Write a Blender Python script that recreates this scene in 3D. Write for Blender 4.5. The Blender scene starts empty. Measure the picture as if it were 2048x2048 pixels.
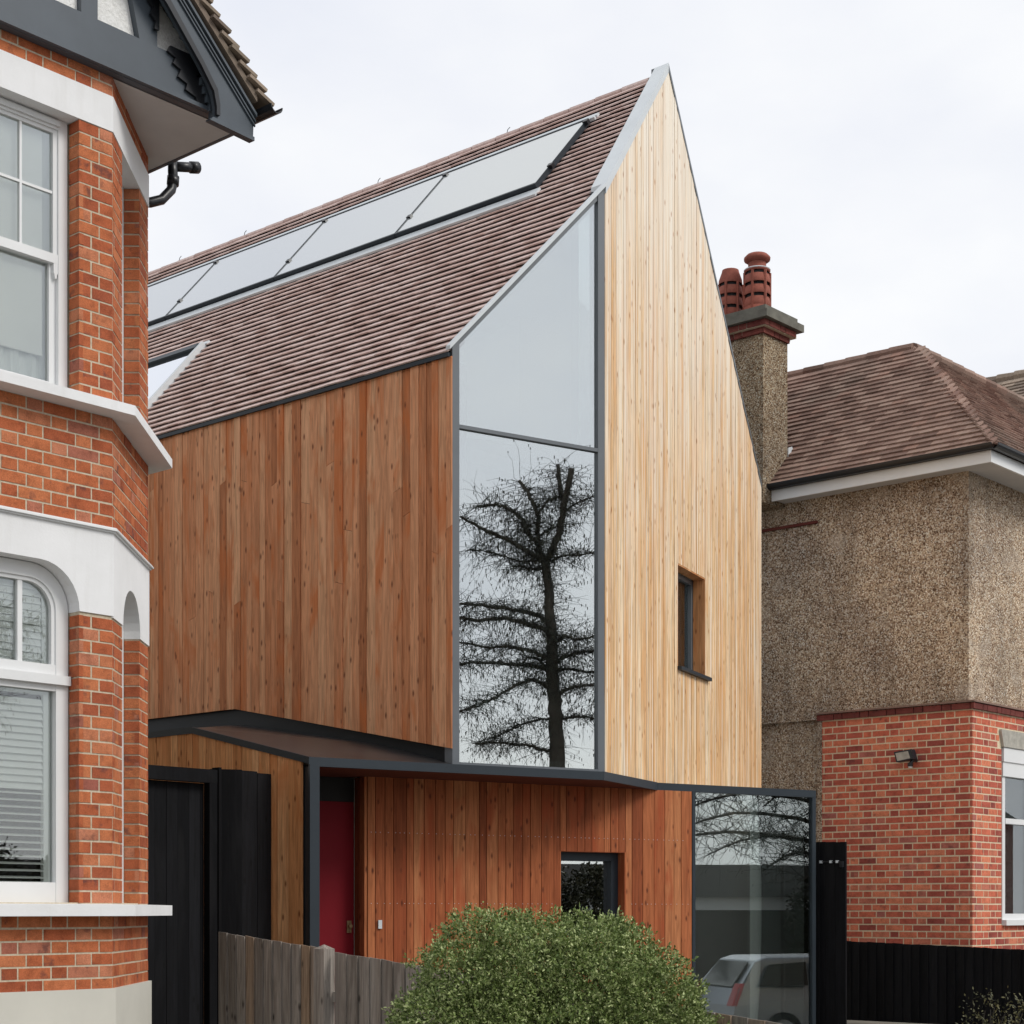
import bpy, bmesh, math, random
import numpy as np
from mathutils import Vector, Matrix
random.seed(7); rng = np.random.default_rng(7)
SC = bpy.context.scene; COL = SC.collection
R = math.radians

# ------------------------------------------------------------------ camera, sky, sun, exposure
F_PX = 3500.0
cam_d = bpy.data.cameras.new('camera'); cam = bpy.data.objects.new('camera', cam_d); COL.objects.link(cam)
cam.location = (0, 0, 1.2); cam.rotation_euler = (R(90), 0, 0)
cam_d.sensor_width = 36; cam_d.lens = F_PX / 2048 * 36
cam_d.shift_y = (1822 - 1024) / 2048
cam_d.clip_start = 0.1; cam_d.clip_end = 2000
SC.camera = cam
SUN_ELEV, SUN_AZ = R(42), math.atan2(-0.40, 0.92)      # direction towards the sun, from +x
sdir = Vector((math.cos(SUN_ELEV) * math.cos(SUN_AZ), math.cos(SUN_ELEV) * math.sin(SUN_AZ), math.sin(SUN_ELEV)))
wd = bpy.data.worlds.new('World'); SC.world = wd; wd.use_nodes = True
nt = wd.node_tree; nt.nodes.clear()
wo = nt.nodes.new('ShaderNodeOutputWorld'); bg = nt.nodes.new('ShaderNodeBackground')
sky = nt.nodes.new('ShaderNodeTexSky'); sky.sky_type = 'NISHITA'; sky.sun_disc = False
sky.sun_elevation = SUN_ELEV; sky.sun_rotation = math.pi / 2 - SUN_AZ
tc = nt.nodes.new('ShaderNodeTexCoord'); mp = nt.nodes.new('ShaderNodeMapping'); mp.inputs['Scale'].default_value = (1.6, 1.6, 3.2)
nz = nt.nodes.new('ShaderNodeTexNoise'); nz.inputs['Scale'].default_value = 1.7; nz.inputs['Detail'].default_value = 7; nz.inputs['Roughness'].default_value = .52
cr = nt.nodes.new('ShaderNodeValToRGB')
cr.color_ramp.elements[0].position = .30; cr.color_ramp.elements[0].color = (6.55, 6.8, 7.55, 1)
cr.color_ramp.elements[1].position = .62; cr.color_ramp.elements[1].color = (8.25, 8.3, 8.35, 1)
mx = nt.nodes.new('ShaderNodeMixRGB'); mx.inputs[0].default_value = .95
L = nt.links.new
L(tc.outputs['Generated'], mp.inputs[0]); L(mp.outputs[0], nz.inputs['Vector']); L(nz.outputs[0], cr.inputs[0])
L(sky.outputs[0], mx.inputs[1]); L(cr.outputs[0], mx.inputs[2]); L(mx.outputs[0], bg.inputs[0]); L(bg.outputs[0], wo.inputs[0])
bg.inputs[1].default_value = 0.1
sun_d = bpy.data.lights.new('sun', 'SUN'); sun_d.energy = 1.5; sun_d.angle = R(22); sun_d.color = (1, .96, .9)
sun = bpy.data.objects.new('sun', sun_d); COL.objects.link(sun); sun.rotation_euler = sdir.to_track_quat('Z', 'Y').to_euler()
sun.location = (20, -10, 25)
SC.view_settings.view_transform = 'Standard'; SC.view_settings.look = 'None'
SC.view_settings.exposure = 0.32; SC.view_settings.gamma = 1
SC.view_settings.use_curve_mapping = False
SC.render.engine = 'CYCLES'; SC.cycles.max_bounces = 8; SC.cycles.transparent_max_bounces = 16

# ------------------------------------------------------------------ street frame: w along the street, d back from it, z up
A0 = Vector((-.476, 14, 0)); WX, WY = .65832, .75274
PHI = math.atan2(WY, WX)
def PW(w, d, z=0): return Vector((A0.x + w * WX - d * WY, A0.y + w * WY + d * WX, z))
MW = Matrix.Translation(A0) @ Matrix.Rotation(PHI, 4, 'Z')
MWn = np.array(MW)

# ------------------------------------------------------------------ materials
MATS = {}
class NB:
    def __init__(s, name, rough=.8, spec=.3):
        s.m = bpy.data.materials.new(name); s.m.use_nodes = True; s.t = s.m.node_tree; s.p = s.t.nodes['Principled BSDF']
        s.p.inputs['Roughness'].default_value = rough; s.p.inputs['Specular IOR Level'].default_value = spec
        MATS[name] = s.m
    def n(s, ty, **k):
        o = s.t.nodes.new(ty)
        for a, b in k.items():
            if hasattr(o, a): setattr(o, a, b)
            else: o.inputs[a.replace('_', ' ')].default_value = b
        return o
    def l(s, a, b): s.t.links.new(a, b)
    def rnd(s):
        oi = s.n('ShaderNodeObjectInfo'); g = s.n('ShaderNodeNewGeometry')
        a = s.n('ShaderNodeMath', operation='ADD'); s.l(oi.outputs['Random'], a.inputs[0]); s.l(g.outputs['Random Per Island'], a.inputs[1])
        f = s.n('ShaderNodeMath', operation='FRACT'); s.l(a.outputs[0], f.inputs[0]); return f.outputs[0]
    def co(s, scale, rnd=None, kind='Object'):
        c = s.n('ShaderNodeTexCoord'); m = s.n('ShaderNodeMapping'); m.inputs['Scale'].default_value = scale
        s.l(c.outputs[kind], m.inputs[0]); out = m.outputs[0]
        if rnd is not None:
            k = s.n('ShaderNodeMath', operation='MULTIPLY'); k.inputs[1].default_value = 77.0; s.l(rnd, k.inputs[0])
            v = s.n('ShaderNodeVectorMath', operation='ADD'); s.l(out, v.inputs[0]); s.l(k.outputs[0], v.inputs[1]); out = v.outputs[0]
        return out
    def noise(s, vec, scale, detail=4, rough=.55, dist=0):
        o = s.n('ShaderNodeTexNoise'); o.inputs['Scale'].default_value = scale; o.inputs['Detail'].default_value = detail
        o.inputs['Roughness'].default_value = rough; o.inputs['Distortion'].default_value = dist
        s.l(vec, o.inputs['Vector']); return o.outputs[0]
    def ramp(s, fac, stops):
        o = s.n('ShaderNodeValToRGB'); e = o.color_ramp.elements
        while len(e) < len(stops): e.new(.5)
        for i, (p, c) in enumerate(stops): e[i].position = p; e[i].color = (*c, 1) if len(c) == 3 else c
        s.l(fac, o.inputs[0]); return o.outputs[0]
    def mix(s, fac, a, b, mode='MIX'):
        o = s.n('ShaderNodeMixRGB', blend_type=mode)
        for i, v in enumerate((fac, a, b)):
            if hasattr(v, 'default_value'): s.l(v, o.inputs[i])
            else: o.inputs[i].default_value = v if i == 0 or len(v) == 4 else (*v, 1)
        return o.outputs[0]
    def bump(s, h, strength=.3, dist=.01):
        b = s.n('ShaderNodeBump'); b.inputs['Strength'].default_value = strength; b.inputs['Distance'].default_value = dist
        s.l(h, b.inputs['Height']); s.l(b.outputs[0], s.p.inputs['Normal'])
    def col(s, c):
        if hasattr(c, 'default_value'): s.l(c, s.p.inputs['Base Color'])
        else: s.p.inputs['Base Color'].default_value = (*c, 1)
        return s.m

def paint(name, c, rough=.5, var=.12, spec=.4, bump=.08, nscale=3):
    b = NB(name, rough, spec); v = b.co((1, 1, 1)); f = b.noise(v, nscale, 6, .6); f2 = b.noise(v, 90, 2)
    dark = tuple(x * (1 - var) for x in c); lite = tuple(min(1, x * (1 + var * .6)) for x in c)
    b.col(b.ramp(f, [(.3, dark), (.7, lite)])); b.bump(f2, bump, .003); return b.m

def wood(name, tones, stain, knot, rough=.75, stain_amt=.6, gr=.28, fibre=None, bleach=None):
    b = NB(name, rough, .2 if 'black' not in name else .12); r = b.rnd()
    base = b.ramp(r, tones)
    g = b.noise(b.co((1, 1, .035), r), 70, 5, .65, .6)
    g2 = b.noise(b.co((1, 1, .09), r), 22, 4, .6, 1.2)
    c = b.mix(b.ramp(g, [(.35, (0, 0, 0)), (.62, (1, 1, 1))]), tuple(1 - gr for _ in range(3)), (1, 1, 1))
    c = b.mix(1.0, base, c, 'MULTIPLY')
    g2r = b.ramp(g2, [(.38, (.78, .74, .7)), (.6, (1.08, 1.06, 1.04))]); c = b.mix(1.0, c, g2r, 'MULTIPLY')
    st = b.noise(b.co((1, 1, .28), r), 3.2, 4, .6, .8)
    stf = b.ramp(st, [(.52, (0, 0, 0)), (.66, (stain_amt,) * 3)]); c = b.mix(stf, c, stain)
    if fibre:
        fb = b.noise(b.co((1, 1, .012), r), 45, 2, .5, .1)
        c = b.mix(b.ramp(fb, [(.56, (0, 0, 0)), (.64, (.75,) * 3)]), c, fibre)
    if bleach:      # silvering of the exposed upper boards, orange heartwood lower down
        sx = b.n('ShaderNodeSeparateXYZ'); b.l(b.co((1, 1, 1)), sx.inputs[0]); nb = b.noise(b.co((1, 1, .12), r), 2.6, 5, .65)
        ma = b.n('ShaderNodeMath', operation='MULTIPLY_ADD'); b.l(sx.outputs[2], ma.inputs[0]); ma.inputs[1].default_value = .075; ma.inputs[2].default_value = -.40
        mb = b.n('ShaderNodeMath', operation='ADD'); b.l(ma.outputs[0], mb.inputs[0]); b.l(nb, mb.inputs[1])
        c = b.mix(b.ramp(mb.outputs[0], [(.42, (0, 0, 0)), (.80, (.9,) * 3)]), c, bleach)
    vo = b.n('ShaderNodeTexVoronoi'); vo.inputs['Scale'].default_value = 1.0; b.l(b.co((13, 13, 5.5), r), vo.inputs['Vector'])
    kf = b.ramp(vo.outputs['Distance'], [(.06, (.9,) * 3), (.20, (0, 0, 0))]); c = b.mix(kf, c, knot)
    b.col(c); b.bump(g, .25, .004); return b.m

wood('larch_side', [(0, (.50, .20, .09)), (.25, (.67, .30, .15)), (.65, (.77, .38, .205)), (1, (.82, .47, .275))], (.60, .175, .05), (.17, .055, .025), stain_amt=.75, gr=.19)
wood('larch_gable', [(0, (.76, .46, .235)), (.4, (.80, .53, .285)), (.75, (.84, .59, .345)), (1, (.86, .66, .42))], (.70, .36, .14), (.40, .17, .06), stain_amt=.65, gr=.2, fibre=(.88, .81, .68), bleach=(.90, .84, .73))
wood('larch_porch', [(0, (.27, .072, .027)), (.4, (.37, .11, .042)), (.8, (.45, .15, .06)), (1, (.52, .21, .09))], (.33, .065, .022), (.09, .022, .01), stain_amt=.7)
wood('larch_low', [(0, (.54, .24, .095)), (.4, (.72, .36, .16)), (.8, (.82, .46, .23)), (1, (.86, .54, .30))], (.52, .17, .05), (.17, .055, .02), stain_amt=.65)
wood('fence_wood', [(0, (.25, .225, .20)), (.5, (.32, .29, .26)), (.8, (.38, .35, .315)), (1, (.33, .23, .15))], (.20, .175, .155), (.035, .028, .022), .9, .6, .4)
wood('black_wood', [(0, (.004, .0042, .0055)), (.5, (.007, .0073, .009)), (1, (.012, .0125, .015))], (.012, .012, .013), (.005, .005, .005), .7, .5, .35)

def brickmat(name, tones, dark, spots=.5):
    b = NB(name, .88, .2); r = b.rnd(); base = b.ramp(r, tones)
    n1 = b.noise(b.co((1, 1, 1), r), 12, 6, .72); c = b.mix(1.0, base, b.ramp(n1, [(.28, (.62, .58, .58)), (.5, (1, 1, 1)), (.72, (1.2, 1.22, 1.25))]), 'MULTIPLY')
    n2 = b.noise(b.co((1, 1, 1), r), 9, 3, .6); c = b.mix(b.ramp(n2, [(.60, (0, 0, 0)), (.72, (spots,) * 3)]), c, dark)
    n3 = b.noise(b.co((1, 1, 1), r), 160, 3, .7); c = b.mix(1.0, c, b.ramp(n3, [(.3, (.72,) * 3), (.65, (1.14,) * 3)]), 'MULTIPLY')
    n4 = b.noise(b.co((1, 1, 1), None), 1.1, 3, .6); c = b.mix(b.ramp(n4, [(.5, (0, 0, 0)), (.75, (.3,) * 3)]), c, (.22, .10, .07))
    b.col(c); b.bump(n3, .8, .006); return b.m
brickmat('brick_red', [(0, (.36, .095, .045)), (.15, (.45, .12, .05)), (.5, (.51, .152, .062)), (.8, (.56, .19, .08)), (.93, (.55, .215, .12)), (1, (.36, .12, .085))], (.13, .055, .05), .75)
brickmat('brick_right', [(0, (.33, .08, .062)), (.2, (.50, .12, .08)), (.6, (.64, .165, .095)), (.85, (.74, .245, .135)), (1, (.42, .14, .115))], (.14, .05, .05), .6)
brickmat('brick_dark', [(0, (.13, .035, .03)), (1, (.2, .055, .045))], (.06, .03, .03))
def tilemat(name, tones, moss=None, mossamt=.0):
    b = NB(name, .8, .25); r = b.rnd(); base = b.ramp(r, tones)
    n = b.noise(b.co((1, 1, 1), r), 30, 4, .6); c = b.mix(1.0, base, b.ramp(n, [(.3, (.8,) * 3), (.7, (1.15,) * 3)]), 'MULTIPLY')
    if moss:
        n2 = b.noise(b.co((1, 1, 1)), .9, 4, .6)
        c = b.mix(b.ramp(n2, [(.42, (0, 0, 0)), (.66, (mossamt,) * 3)]), c, moss)
    b.col(c); b.bump(n, .4, .003); return b.m
tilemat('tile_new', [(0, (.48, .34, .30)), (.3, (.57, .43, .39)), (.7, (.62, .48, .44)), (1, (.67, .54, .50))])
tilemat('tile_old', [(0, (.15, .08, .06)), (.3, (.23, .135, .105)), (.7, (.30, .19, .15)), (.9, (.36, .24, .19)), (1, (.29, .16, .12))], (.15, .13, .105), .5)
tilemat('tile_mossy', [(0, (.17, .13, .105)), (.5, (.27, .21, .165)), (1, (.36, .28, .22))], (.17, .16, .10), .45)
tilemat('terracotta', [(0, (.26, .075, .05)), (1, (.30, .095, .065))], (.12, .06, .05), .5)

for pname, soot in (('pebbledash', (1, 1, 1)), ('pebbledash_sooty', (.62, .62, .58))):
  b = NB(pname, .95, .1)
  vo = b.n('ShaderNodeTexVoronoi'); vo.inputs['Scale'].default_value = 76; b.l(b.co((1, 1, 1)), vo.inputs['Vector'])
  sp = b.n('ShaderNodeSeparateColor'); b.l(vo.outputs['Color'], sp.inputs[0])
  c = b.ramp(sp.outputs[0], [(0, (.13, .078, .05)), (.22, (.32, .215, .145)), (.5, (.54, .41, .30)), (.8, (.74, .61, .46)), (1, (.92, .88, .80))])
  big = b.noise(b.co((1, 1, 1)), .8, 5, .65); c = b.mix(1.0, c, b.ramp(big, [(.3, (.60, .60, .62)), (.7, (1.12, 1.08, 1.0))]), 'MULTIPLY')
  stk = b.noise(b.co((1, 1, .12)), 3.5, 4, .6); c = b.mix(b.ramp(stk, [(.5, (0, 0, 0)), (.72, (.45,) * 3)]), c, (.16, .125, .095))
  ptc = b.noise(b.co((1, 1, 1)), 1.9, 2, .5); c = b.mix(b.ramp(ptc, [(.60, (0, 0, 0)), (.66, (.35,) * 3)]), c, (.52, .44, .36))
  med = b.noise(b.co((1, 1, 1)), 7, 3, .6); c = b.mix(1.0, c, b.ramp(med, [(.3, (.86,) * 3), (.7, (1.1,) * 3)]), 'MULTIPLY')
  c = b.mix(1.0, c, soot, 'MULTIPLY')
  b.col(c); b.bump(vo.outputs['Distance'], .9, -.012)
b = NB('rough_render', .9, .2); n = b.noise(b.co((1, 1, 1)), 60, 3, .7); b.col(b.ramp(n, [(.3, (.72, .72, .69)), (.6, (.88, .88, .86))])); b.bump(n, .9, .01)
b = NB('mortar', .95, .1); n = b.noise(b.co((1, 1, 1)), 60, 4, .6); b.col(b.ramp(n, [(.3, (.46, .39, .28)), (.7, (.64, .56, .43))])); b.bump(n, .4, .003)
b = NB('mortar_right', .95, .1); n = b.noise(b.co((1, 1, 1)), 60, 4, .6); b.col(b.ramp(n, [(.3, (.62, .51, .35)), (.7, (.80, .69, .50))]))
b = NB('white_masonry', .8, .3); v = b.co((1, 1, 1))
c = b.ramp(b.noise(v, 2.2, 6, .65), [(.3, (.74, .745, .745)), (.65, (.81, .815, .82))])
c = b.mix(b.ramp(b.noise(b.co((1, 1, .1)), 9, 4, .6), [(.55, (0, 0, 0)), (.8, (.35,) * 3)]), c, (.60, .59, .56)); b.col(c); b.bump(b.noise(v, 70, 4, .6), .3, .004)
paint('white_gloss', (.76, .77, .77), .35, .04)
paint('white_slat', (.84, .85, .82), .45, .04)
paint('cream_plinth', (.60, .585, .52), .8, .08, nscale=2)
paint('soffit_paint', (.55, .53, .52), .8, .08)
paint('blind_cloth', (.88, .87, .82), .9, .05)
paint('slate_paint', (.062, .078, .095), .38, .15, .5)
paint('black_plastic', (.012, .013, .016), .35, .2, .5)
paint('zinc_pale', (.60, .64, .66), .42, .08, .5)
paint('steel_dark', (.018, .027, .036), .45, .12, .4)
paint('steel_mid', (.12, .135, .15), .4, .1, .5)
paint('lead', (.011, .015, .019), .5, .35, .3, nscale=1.3)
paint('lead_top', (.032, .030, .031), .34, .3, .4, nscale=2)
paint('concrete', (.15, .145, .12), .9, .3, nscale=8)
paint('limestone', (.42, .40, .35), .9, .3, nscale=12)
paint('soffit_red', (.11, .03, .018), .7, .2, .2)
paint('red_door', (.19, .007, .014), .6, .1, .15)
paint('interior_white', (.82, .83, .80), .9, .03)
paint('interior_dark', (.03, .03, .03), .9, .2)
paint('brass', (.25, .16, .07), .35, .2, .6)
paint('asphalt', (.05, .05, .052), .9, .3, nscale=6)
paint('paving', (.3, .29, .27), .9, .2, nscale=4)
paint('soil', (.24, .23, .20), .95, .3, nscale=2)
paint('tyre', (.012, .012, .012), .8)
paint('opposite_brick', (.06, .05, .045), .9, .3)
paint('roof_slate', (.02, .019, .019), .95, .3, .05)
paint('bark', (.06, .05, .038), .9, .4, nscale=6)
paint('twig', (.02, .017, .012), .9, .3, nscale=6)
b = NB('car_silver', .25, .6); b.p.inputs['Metallic'].default_value = .7; b.col((.36, .38, .42))
b = NB('car_glass', .05, .8); b.col((.01, .012, .014))
b = NB('tail_red', .2, .6); b.col((.35, .01, .01))
def glassmat(name, refl, tint=(.8, .88, .88), gl=(.86, .91, .92)):
    m = bpy.data.materials.new(name); m.use_nodes = True; t = m.node_tree; t.nodes.clear(); MATS[name] = m
    o = t.nodes.new('ShaderNodeOutputMaterial'); mx = t.nodes.new('ShaderNodeMixShader'); g = t.nodes.new('ShaderNodeBsdfGlossy'); tr = t.nodes.new('ShaderNodeBsdfTransparent')
    g.inputs['Roughness'].default_value = 0.0; g.inputs['Color'].default_value = (*gl, 1); tr.inputs[0].default_value = (*tint, 1)
    fr = t.nodes.new('ShaderNodeLayerWeight'); fr.inputs[0].default_value = .35
    mr = t.nodes.new('ShaderNodeMapRange'); mr.inputs[3].default_value = refl; mr.inputs[4].default_value = .95
    t.links.new(fr.outputs['Fresnel'], mr.inputs[0]); t.links.new(mr.outputs[0], mx.inputs[0])
    t.links.new(tr.outputs[0], mx.inputs[1]); t.links.new(g.outputs[0], mx.inputs[2]); t.links.new(mx.outputs[0], o.inputs[0])
glassmat('glass_big', .53, (.74, .80, .79), (.93, .955, .95)); glassmat('glass_box', .20, (.97, 1.0, .98)); glassmat('glass_small', .22, (.72, .78, .78)); glassmat('glass_house', .07, (.95, .97, .96), (.95, .97, .98))
b = NB('solar_glass', .12, .8); b.p.inputs['Metallic'].default_value = .85; b.col((.60, .625, .63))
b = NB('rooflight_glass', .06, .9); b.p.inputs['Metallic'].default_value = 1.0; b.col((.93, .95, .97))
def leafmat(name, a, c2, c3):
    b = NB(name, .55, .35); r = b.rnd(); b.col(b.ramp(r, [(0, a), (.55, c2), (1, c3)]))
    try: b.p.inputs['Subsurface Weight'].default_value = 0
    except Exception: pass
leafmat('leaf_bush', (.06, .10, .022), (.185, .25, .065), (.46, .51, .24))
leafmat('leaf_bush_low', (.03, .032, .012), (.07, .07, .025), (.13, .115, .045))
leafmat('leaf_tree', (.02, .022, .01), (.03, .03, .014), (.04, .035, .015))
M = MATS

# ------------------------------------------------------------------ helpers
ROOT_O = {}
def tag(o, label=None, cat=None, group=None, kind=None):
    if label: o['label'] = label
    if cat: o['category'] = cat
    if group: o['group'] = group
    if kind: o['kind'] = kind
    return o
def thing(name, label, cat, w, d, z=0, group=None):
    o = bpy.data.objects.new(name, None); COL.objects.link(o); o.empty_display_size = .3
    o.matrix_world = Matrix.Translation(PW(w, d, z)) @ Matrix.Rotation(PHI, 4, 'Z')
    ROOT_O[o.name] = np.array((w, d, z), float)
    return tag(o, label, cat, group)
def origin_of(parent):
    while parent is not None and parent.parent is not None: parent = parent.parent
    return ROOT_O.get(parent.name, np.zeros(3)) if parent else np.zeros(3)
def link(name, me, mat, parent=None, matrix=None):
    o = bpy.data.objects.new(name, me); COL.objects.link(o)
    if mat and not me.materials: me.materials.append(M[mat] if isinstance(mat, str) else mat)
    if parent: o.parent = parent
    else: o.matrix_world = MW
    if matrix is not None: o.matrix_local = matrix
    return o
class MB:
    """collects faces in street coordinates (w, d, z)"""
    def __init__(s): s.v = []; s.f = []
    def add(s, vs, fs):
        k = len(s.v); s.v += [tuple(v) for v in vs]; s.f += [tuple(i + k for i in f) for f in fs]; return s
    def prism(s, pts, off):
        """pts: loop of 3D points, extruded by vector off"""
        n = len(pts); a = [Vector(p) for p in pts]; o = Vector(off)
        s.add(a + [p + o for p in a], [tuple(range(n))[::-1], tuple(range(n, 2 * n))] + [(i, (i + 1) % n, n + (i + 1) % n, n + i) for i in range(n)]); return s
    def pz(s, pts, z0, z1): return s.prism([(p[0], p[1], z0) for p in pts], (0, 0, z1 - z0))
    def box(s, w0, w1, d0, d1, z0, z1): return s.pz([(w0, d0), (w1, d0), (w1, d1), (w0, d1)], z0, z1)
    def fbox(s, F, s0, s1, z0, z1, n0, n1): return s.fpoly(F, [(s0, z0), (s1, z0), (s1, z1), (s0, z1)], n0, n1)
    def fpoly(s, F, pts, n0, n1):
        a = [F.p(q[0], q[1], n0) for q in pts]; o = Vector((F.n[0], F.n[1], 0)) * (n1 - n0); return s.prism(a, o)
    def tube(s, pts, rad, k=8, caps=True):
        pts = [Vector(p) for p in pts]; rings = []; base = len(s.v)
        if not hasattr(rad, '__len__'): rad = [rad] * len(pts)
        prev = None
        for i, p in enumerate(pts):
            t = (pts[min(i + 1, len(pts) - 1)] - pts[max(i - 1, 0)]).normalized()
            ref = prev if prev is not None else (Vector((0, 0, 1)) if abs(t.z) < .9 else Vector((1, 0, 0)))
            x = t.cross(ref); x = x.normalized() if x.length > 1e-6 else Vector((1, 0, 0)); y = x.cross(t).normalized(); prev = y
            s.v += [tuple(p + (x * math.cos(2 * math.pi * j / k) + y * math.sin(2 * math.pi * j / k)) * rad[i]) for j in range(k)]
        for i in range(len(pts) - 1):
            for j in range(k):
                a = base + i * k + j; b_ = base + i * k + (j + 1) % k
                s.f.append((a, b_, b_ + k, a + k))
        if caps:
            s.f.append(tuple(base + j for j in range(k))[::-1]); s.f.append(tuple(base + (len(pts) - 1) * k + j for j in range(k)))
        return s
    def build(s, name, mat, parent=None, smooth=False, local=False):
        o = np.zeros(3) if local else origin_of(parent)
        me = bpy.data.meshes.new(name); me.from_pydata([(v[0] - o[0], v[1] - o[1], v[2] - o[2]) for v in s.v], [], s.f)
        bm = bmesh.new(); bm.from_mesh(me); bmesh.ops.recalc_face_normals(bm, faces=bm.faces); bm.to_mesh(me); bm.free()
        if smooth:
            for p in me.polygons: p.use_smooth = True
        me.update(); return link(name, me, mat, parent)
class Face:
    """a vertical face: s along it, z up, n outwards (to the right of its direction)"""
    def __init__(s, w, d, ang): s.o = (w, d); s.a = ang; s.t = (math.cos(ang), math.sin(ang)); s.n = (math.sin(ang), -math.cos(ang))
    def p(s, u, z, n=0): return Vector((s.o[0] + s.t[0] * u + s.n[0] * n, s.o[1] + s.t[1] * u + s.n[1] * n, z))
def fb(F, name, mat, parent, s0, s1, z0, z1, n0, n1): return MB().fbox(F, s0, s1, z0, z1, n0, n1).build(name, mat, parent)
def bx(name, mat, parent, *a): return MB().box(*a).build(name, mat, parent)

BOX_F = [(0, 3, 2, 1), (4, 5, 6, 7), (0, 1, 5, 4), (1, 2, 6, 5), (2, 3, 7, 6), (3, 0, 4, 7)]
def boxv(lx, ly, lz): return [(x * lx / 2, y * ly / 2, z * lz / 2) for z in (-1, 1) for x, y in ((-1, -1), (1, -1), (1, 1), (-1, 1))]
MESH = {}
def box_mesh(name, key, mat):
    k = (name, key, mat)
    if k not in MESH:
        me = bpy.data.meshes.new(name); me.from_pydata(boxv(*key), [], BOX_F); me.update(); me.materials.append(M[mat]); MESH[k] = me
    return MESH[k]
def pieces_out(pieces, name, mat, parent, limit=300):
    """pieces: (size key, matrix in street coords). The largest in the picture become parts, the rest one mesh."""
    o = origin_of(parent); T = Matrix.Translation(-Vector(o)); sc = []
    for key, m in pieces:
        c = MW @ m.translation; a = sorted(key); ar = a[1] * a[2]
        infr = 1.0
        if c.y < 1: infr = 0
        else:
            px = c.x / c.y * F_PX + 1024; py = 1822 - (c.z - 1.2) / c.y * F_PX
            if not (-40 < px < 2090 and -40 < py < 2090): infr = .001
            ax = min(range(3), key=lambda i: key[i]); nrm = (MW.to_3x3() @ m.to_3x3() @ Vector([1 if i == ax else 0 for i in range(3)])).normalized()
            v = (c - Vector((0, 0, 1.2))).normalized(); ar *= abs(nrm.dot(v)) / c.y ** 2
        sc.append(ar * infr)
    order = sorted(range(len(pieces)), key=lambda i: -sc[i])
    for i in order[:limit]:
        key, m = pieces[i]; link(name, box_mesh(name, key, mat), None, parent, T @ m)
    rest = order[limit:]
    if rest:
        vs = []; fs = []
        for i in rest:
            key, m = pieces[i]; mm = np.array(T @ m); p = np.array(boxv(*key)); q = p @ mm[:3, :3].T + mm[:3, 3]
            k = len(vs) * 1; fs += [tuple(a + k for a in f) for f in BOX_F]; vs += [tuple(x) for x in q]
        me = bpy.data.meshes.new(name + '_remainder'); me.from_pydata(vs, [], fs); me.update()
        x = link(name + '_remainder', me, mat, parent); x['kind'] = 'stuff'

def brick_face(out, F, s0, s1, z0, z1, holes=(), zref=0.0, depth=.03, course=.075, start=0, jt=.011):
    """Flemish bond on face F between s0 and s1; holes: (sa, sb, za, zb)"""
    k0 = int(round((z0 - zref) / course)); k1 = int(math.floor((z1 - zref) / course + .35))
    pitch = .3375
    for k in range(k0, k1):
        za = zref + k * course + jt / 2; zb = za + .075 - jt; zm = (za + zb) / 2
        off = -.169 * (k % 2) + start
        iv = [(s0, s1)]
        for h in holes:
            if h[2] < zm < h[3]:
                nv = []
                for a, b_ in iv:
                    if h[0] > a and h[0] < b_: nv.append((a, h[0]))
                    if h[1] > a and h[1] < b_: nv.append((h[1], b_))
                    if h[1] <= a or h[0] >= b_: nv.append((a, b_))
                iv = nv
        for a, b_ in iv:
            s = off + math.floor((a - off) / pitch) * pitch
            while s < b_:
                for ln in (.225, .1125):
                    x0, x1 = max(s, a), min(s + ln - jt, b_); s += ln
                    if x1 - x0 < .028: continue
                    ln_ = round(x1 - x0, 2) if x1 - x0 < .1 else round(x1 - x0, 3)
                    j = random.uniform(-.0015, .0015)
                    p = F.p((x0 + x1) / 2, zm + random.uniform(-.001, .001), j - depth / 2)
                    out.append(((ln_, depth, .075 - jt), Matrix.Translation(p) @ Matrix.Rotation(F.a, 4, 'Z') @ Matrix.Rotation(random.uniform(-.006, .006), 4, 'Y')))

def tiles(out, O, along, up, rows, interval, gauge=.1, tw=.165, thick=.015, lift=.02, skip=None, jitter=.002):
    """tiles on a roof plane: O origin, along unit vector, up unit rake vector; interval(r) -> (s0, s1)"""
    O = Vector(O); along = Vector(along).normalized(); up = Vector(up).normalized(); nrm = along.cross(up).normalized()
    if nrm.z < 0: nrm = -nrm
    Ln = gauge + .05; ang = math.atan2(lift, Ln)
    y = (up * math.cos(ang) - nrm * math.sin(ang)).normalized(); zv = (nrm * math.cos(ang) + up * math.sin(ang)).normalized(); xv = y.cross(zv)
    for k in range(rows):
        r = k * gauge; iv = interval(r)
        if iv is None: continue
        a, b_ = iv; off = (k % 2) * tw / 2; s = math.floor((a - off) / tw) * tw + off
        while s < b_:
            x0, x1 = max(a, s + .0015), min(b_, s + tw - .0015); s += tw
            if x1 - x0 < .03: continue
            if skip and skip((x0 + x1) / 2, r + gauge / 2): continue
            if x1 - x0 > .16: ln = round(tw - .003, 4)
            else: ln = round(x1 - x0, 2)
            c = O + along * ((x0 + x1) / 2) + up * (r + random.uniform(-jitter, jitter)) + nrm * (lift + random.uniform(-.0015, .0025)) + y * (Ln / 2) + zv * 0
            m = Matrix((xv, y, zv)).transposed().to_4x4(); m.translation = c
            out.append(((ln, Ln, thick), m))

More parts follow.
